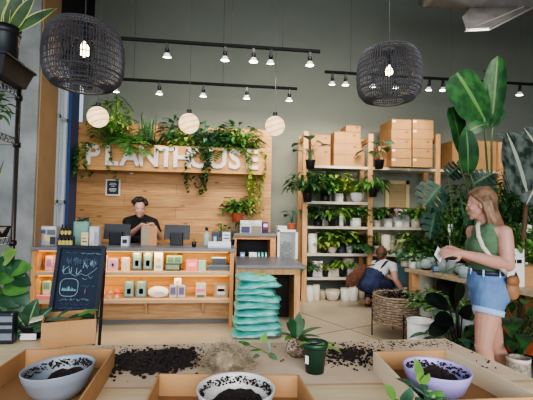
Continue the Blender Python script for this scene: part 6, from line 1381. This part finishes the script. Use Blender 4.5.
# ================================================================ SUB-PARTS: pieces that belong to a part of a thing
SUB = {'buckle':('belt',),'belt_loop':('belt',),'cuff':('shorts',),'iris':('eye',),'chalk_drawing':('board',),'paper_label':('glass','tray_body'),'white_label':('pot','tray_body'),
 'lamp_face':('housing',),'reflector':('housing',),'rim':('vessel','glass','pot','tray_body'),'sign_text':('sign_board','sign_card'),'diffuser_rim':('diffuser',),'roots':('root_ball',),'flap':('pouch','front_wall'),'collar':('post',),'socket':('plate',),'card_print':('card','clipped_card'),'soil_crumbs':('bowl_body',),'crimped_end':('bag_body',),'side_fold':('bag_body',),'silver_panel':('bag_body',),'bracket':('back_panel',)}
for k in ('print','window','picture','picture_centre','front_print','emblem','top_strip','pattern','lid_edge','title_patch','lettering','base_print','oval_print','notice','writing','header','pack','leaflet','packing_label','flap_seam','display','logo_panel','front_panel','top_band','lower_print','front_recess','band','lid','cap_print','printed_patch'):
    SUB.setdefault(k, ('carton','body','stand','frame','card','tray','housing','pouch','can','bag_body','print_frame'))
for root in [o for o in sc.objects if o.parent is None and 'category' in o.keys()]:
    kids = list(root.children)
    for c in kids:
        b_ = c.name.split('.')[0]
        if b_ in SUB and not c.children and sum(k.parent is root for k in kids) > 2:
            ps_ = [p for want in SUB[b_] for p in kids if p.name.split('.')[0] == want and p is not c and p.parent is root]
            if b_ == 'iris': ps_.sort(key=lambda p: (sum((Vector(v) for v in p.bound_box), Vector())/8 - sum((Vector(v) for v in c.bound_box), Vector())/8).length)
            if ps_: c.parent = ps_[0]
# ================================================================ LIGHT, WORLD, CAMERA
wd = bpy.data.worlds.new('world'); sc.world = wd; wd.use_nodes = True; bgn = wd.node_tree.nodes['Background']; bgn.inputs[0].default_value = (.74,.86,1,1); bgn.inputs[1].default_value = .68
arealight((1.5,-2.4,2.3), 6.5, 125, (.95,.97,1), rot=(math.radians(70),0,0), sy=2.2, spread=math.radians(95))       # shopfront daylight behind the photographer
arealight((-3.6,1.6,2.6), 3.0, 45, (.80,.9,1), rot=(0,math.radians(-80),0), sy=3)       # daylight from the left windows
arealight((2.2,4.2,5.9), 5.0, 25, (1,.94,.84), rot=(0,0,0), sy=4)                       # added overhead fill for the whole room, no fixture behind it
arealight((1.9,2.9,4.9), 4.0, 62, (1,.95,.86), rot=(math.radians(47),0,0), sy=1.2, spread=math.radians(90))   # added fill lamp, tilted at the racks to brighten their shelves
arealight((-1.2,2.6,4.9), 3.0, 20, (1,.95,.86), rot=(math.radians(47),0,0), sy=1.2, spread=math.radians(90))  # weaker added fill of the same sort, over the counter side
cam = bpy.data.cameras.new('camera'); cam.sensor_width = 36; cam.lens = FP/533*36; cam.clip_start = .05
co = bpy.data.objects.new('camera', cam); COL.objects.link(co)
M = Matrix((_cr, _cu, -_f)).transposed().to_4x4(); M.translation = CAM; co.matrix_world = M; sc.camera = co
sc.view_settings.view_transform = 'AgX'; sc.view_settings.look = 'AgX - Medium High Contrast'; sc.view_settings.exposure = .16
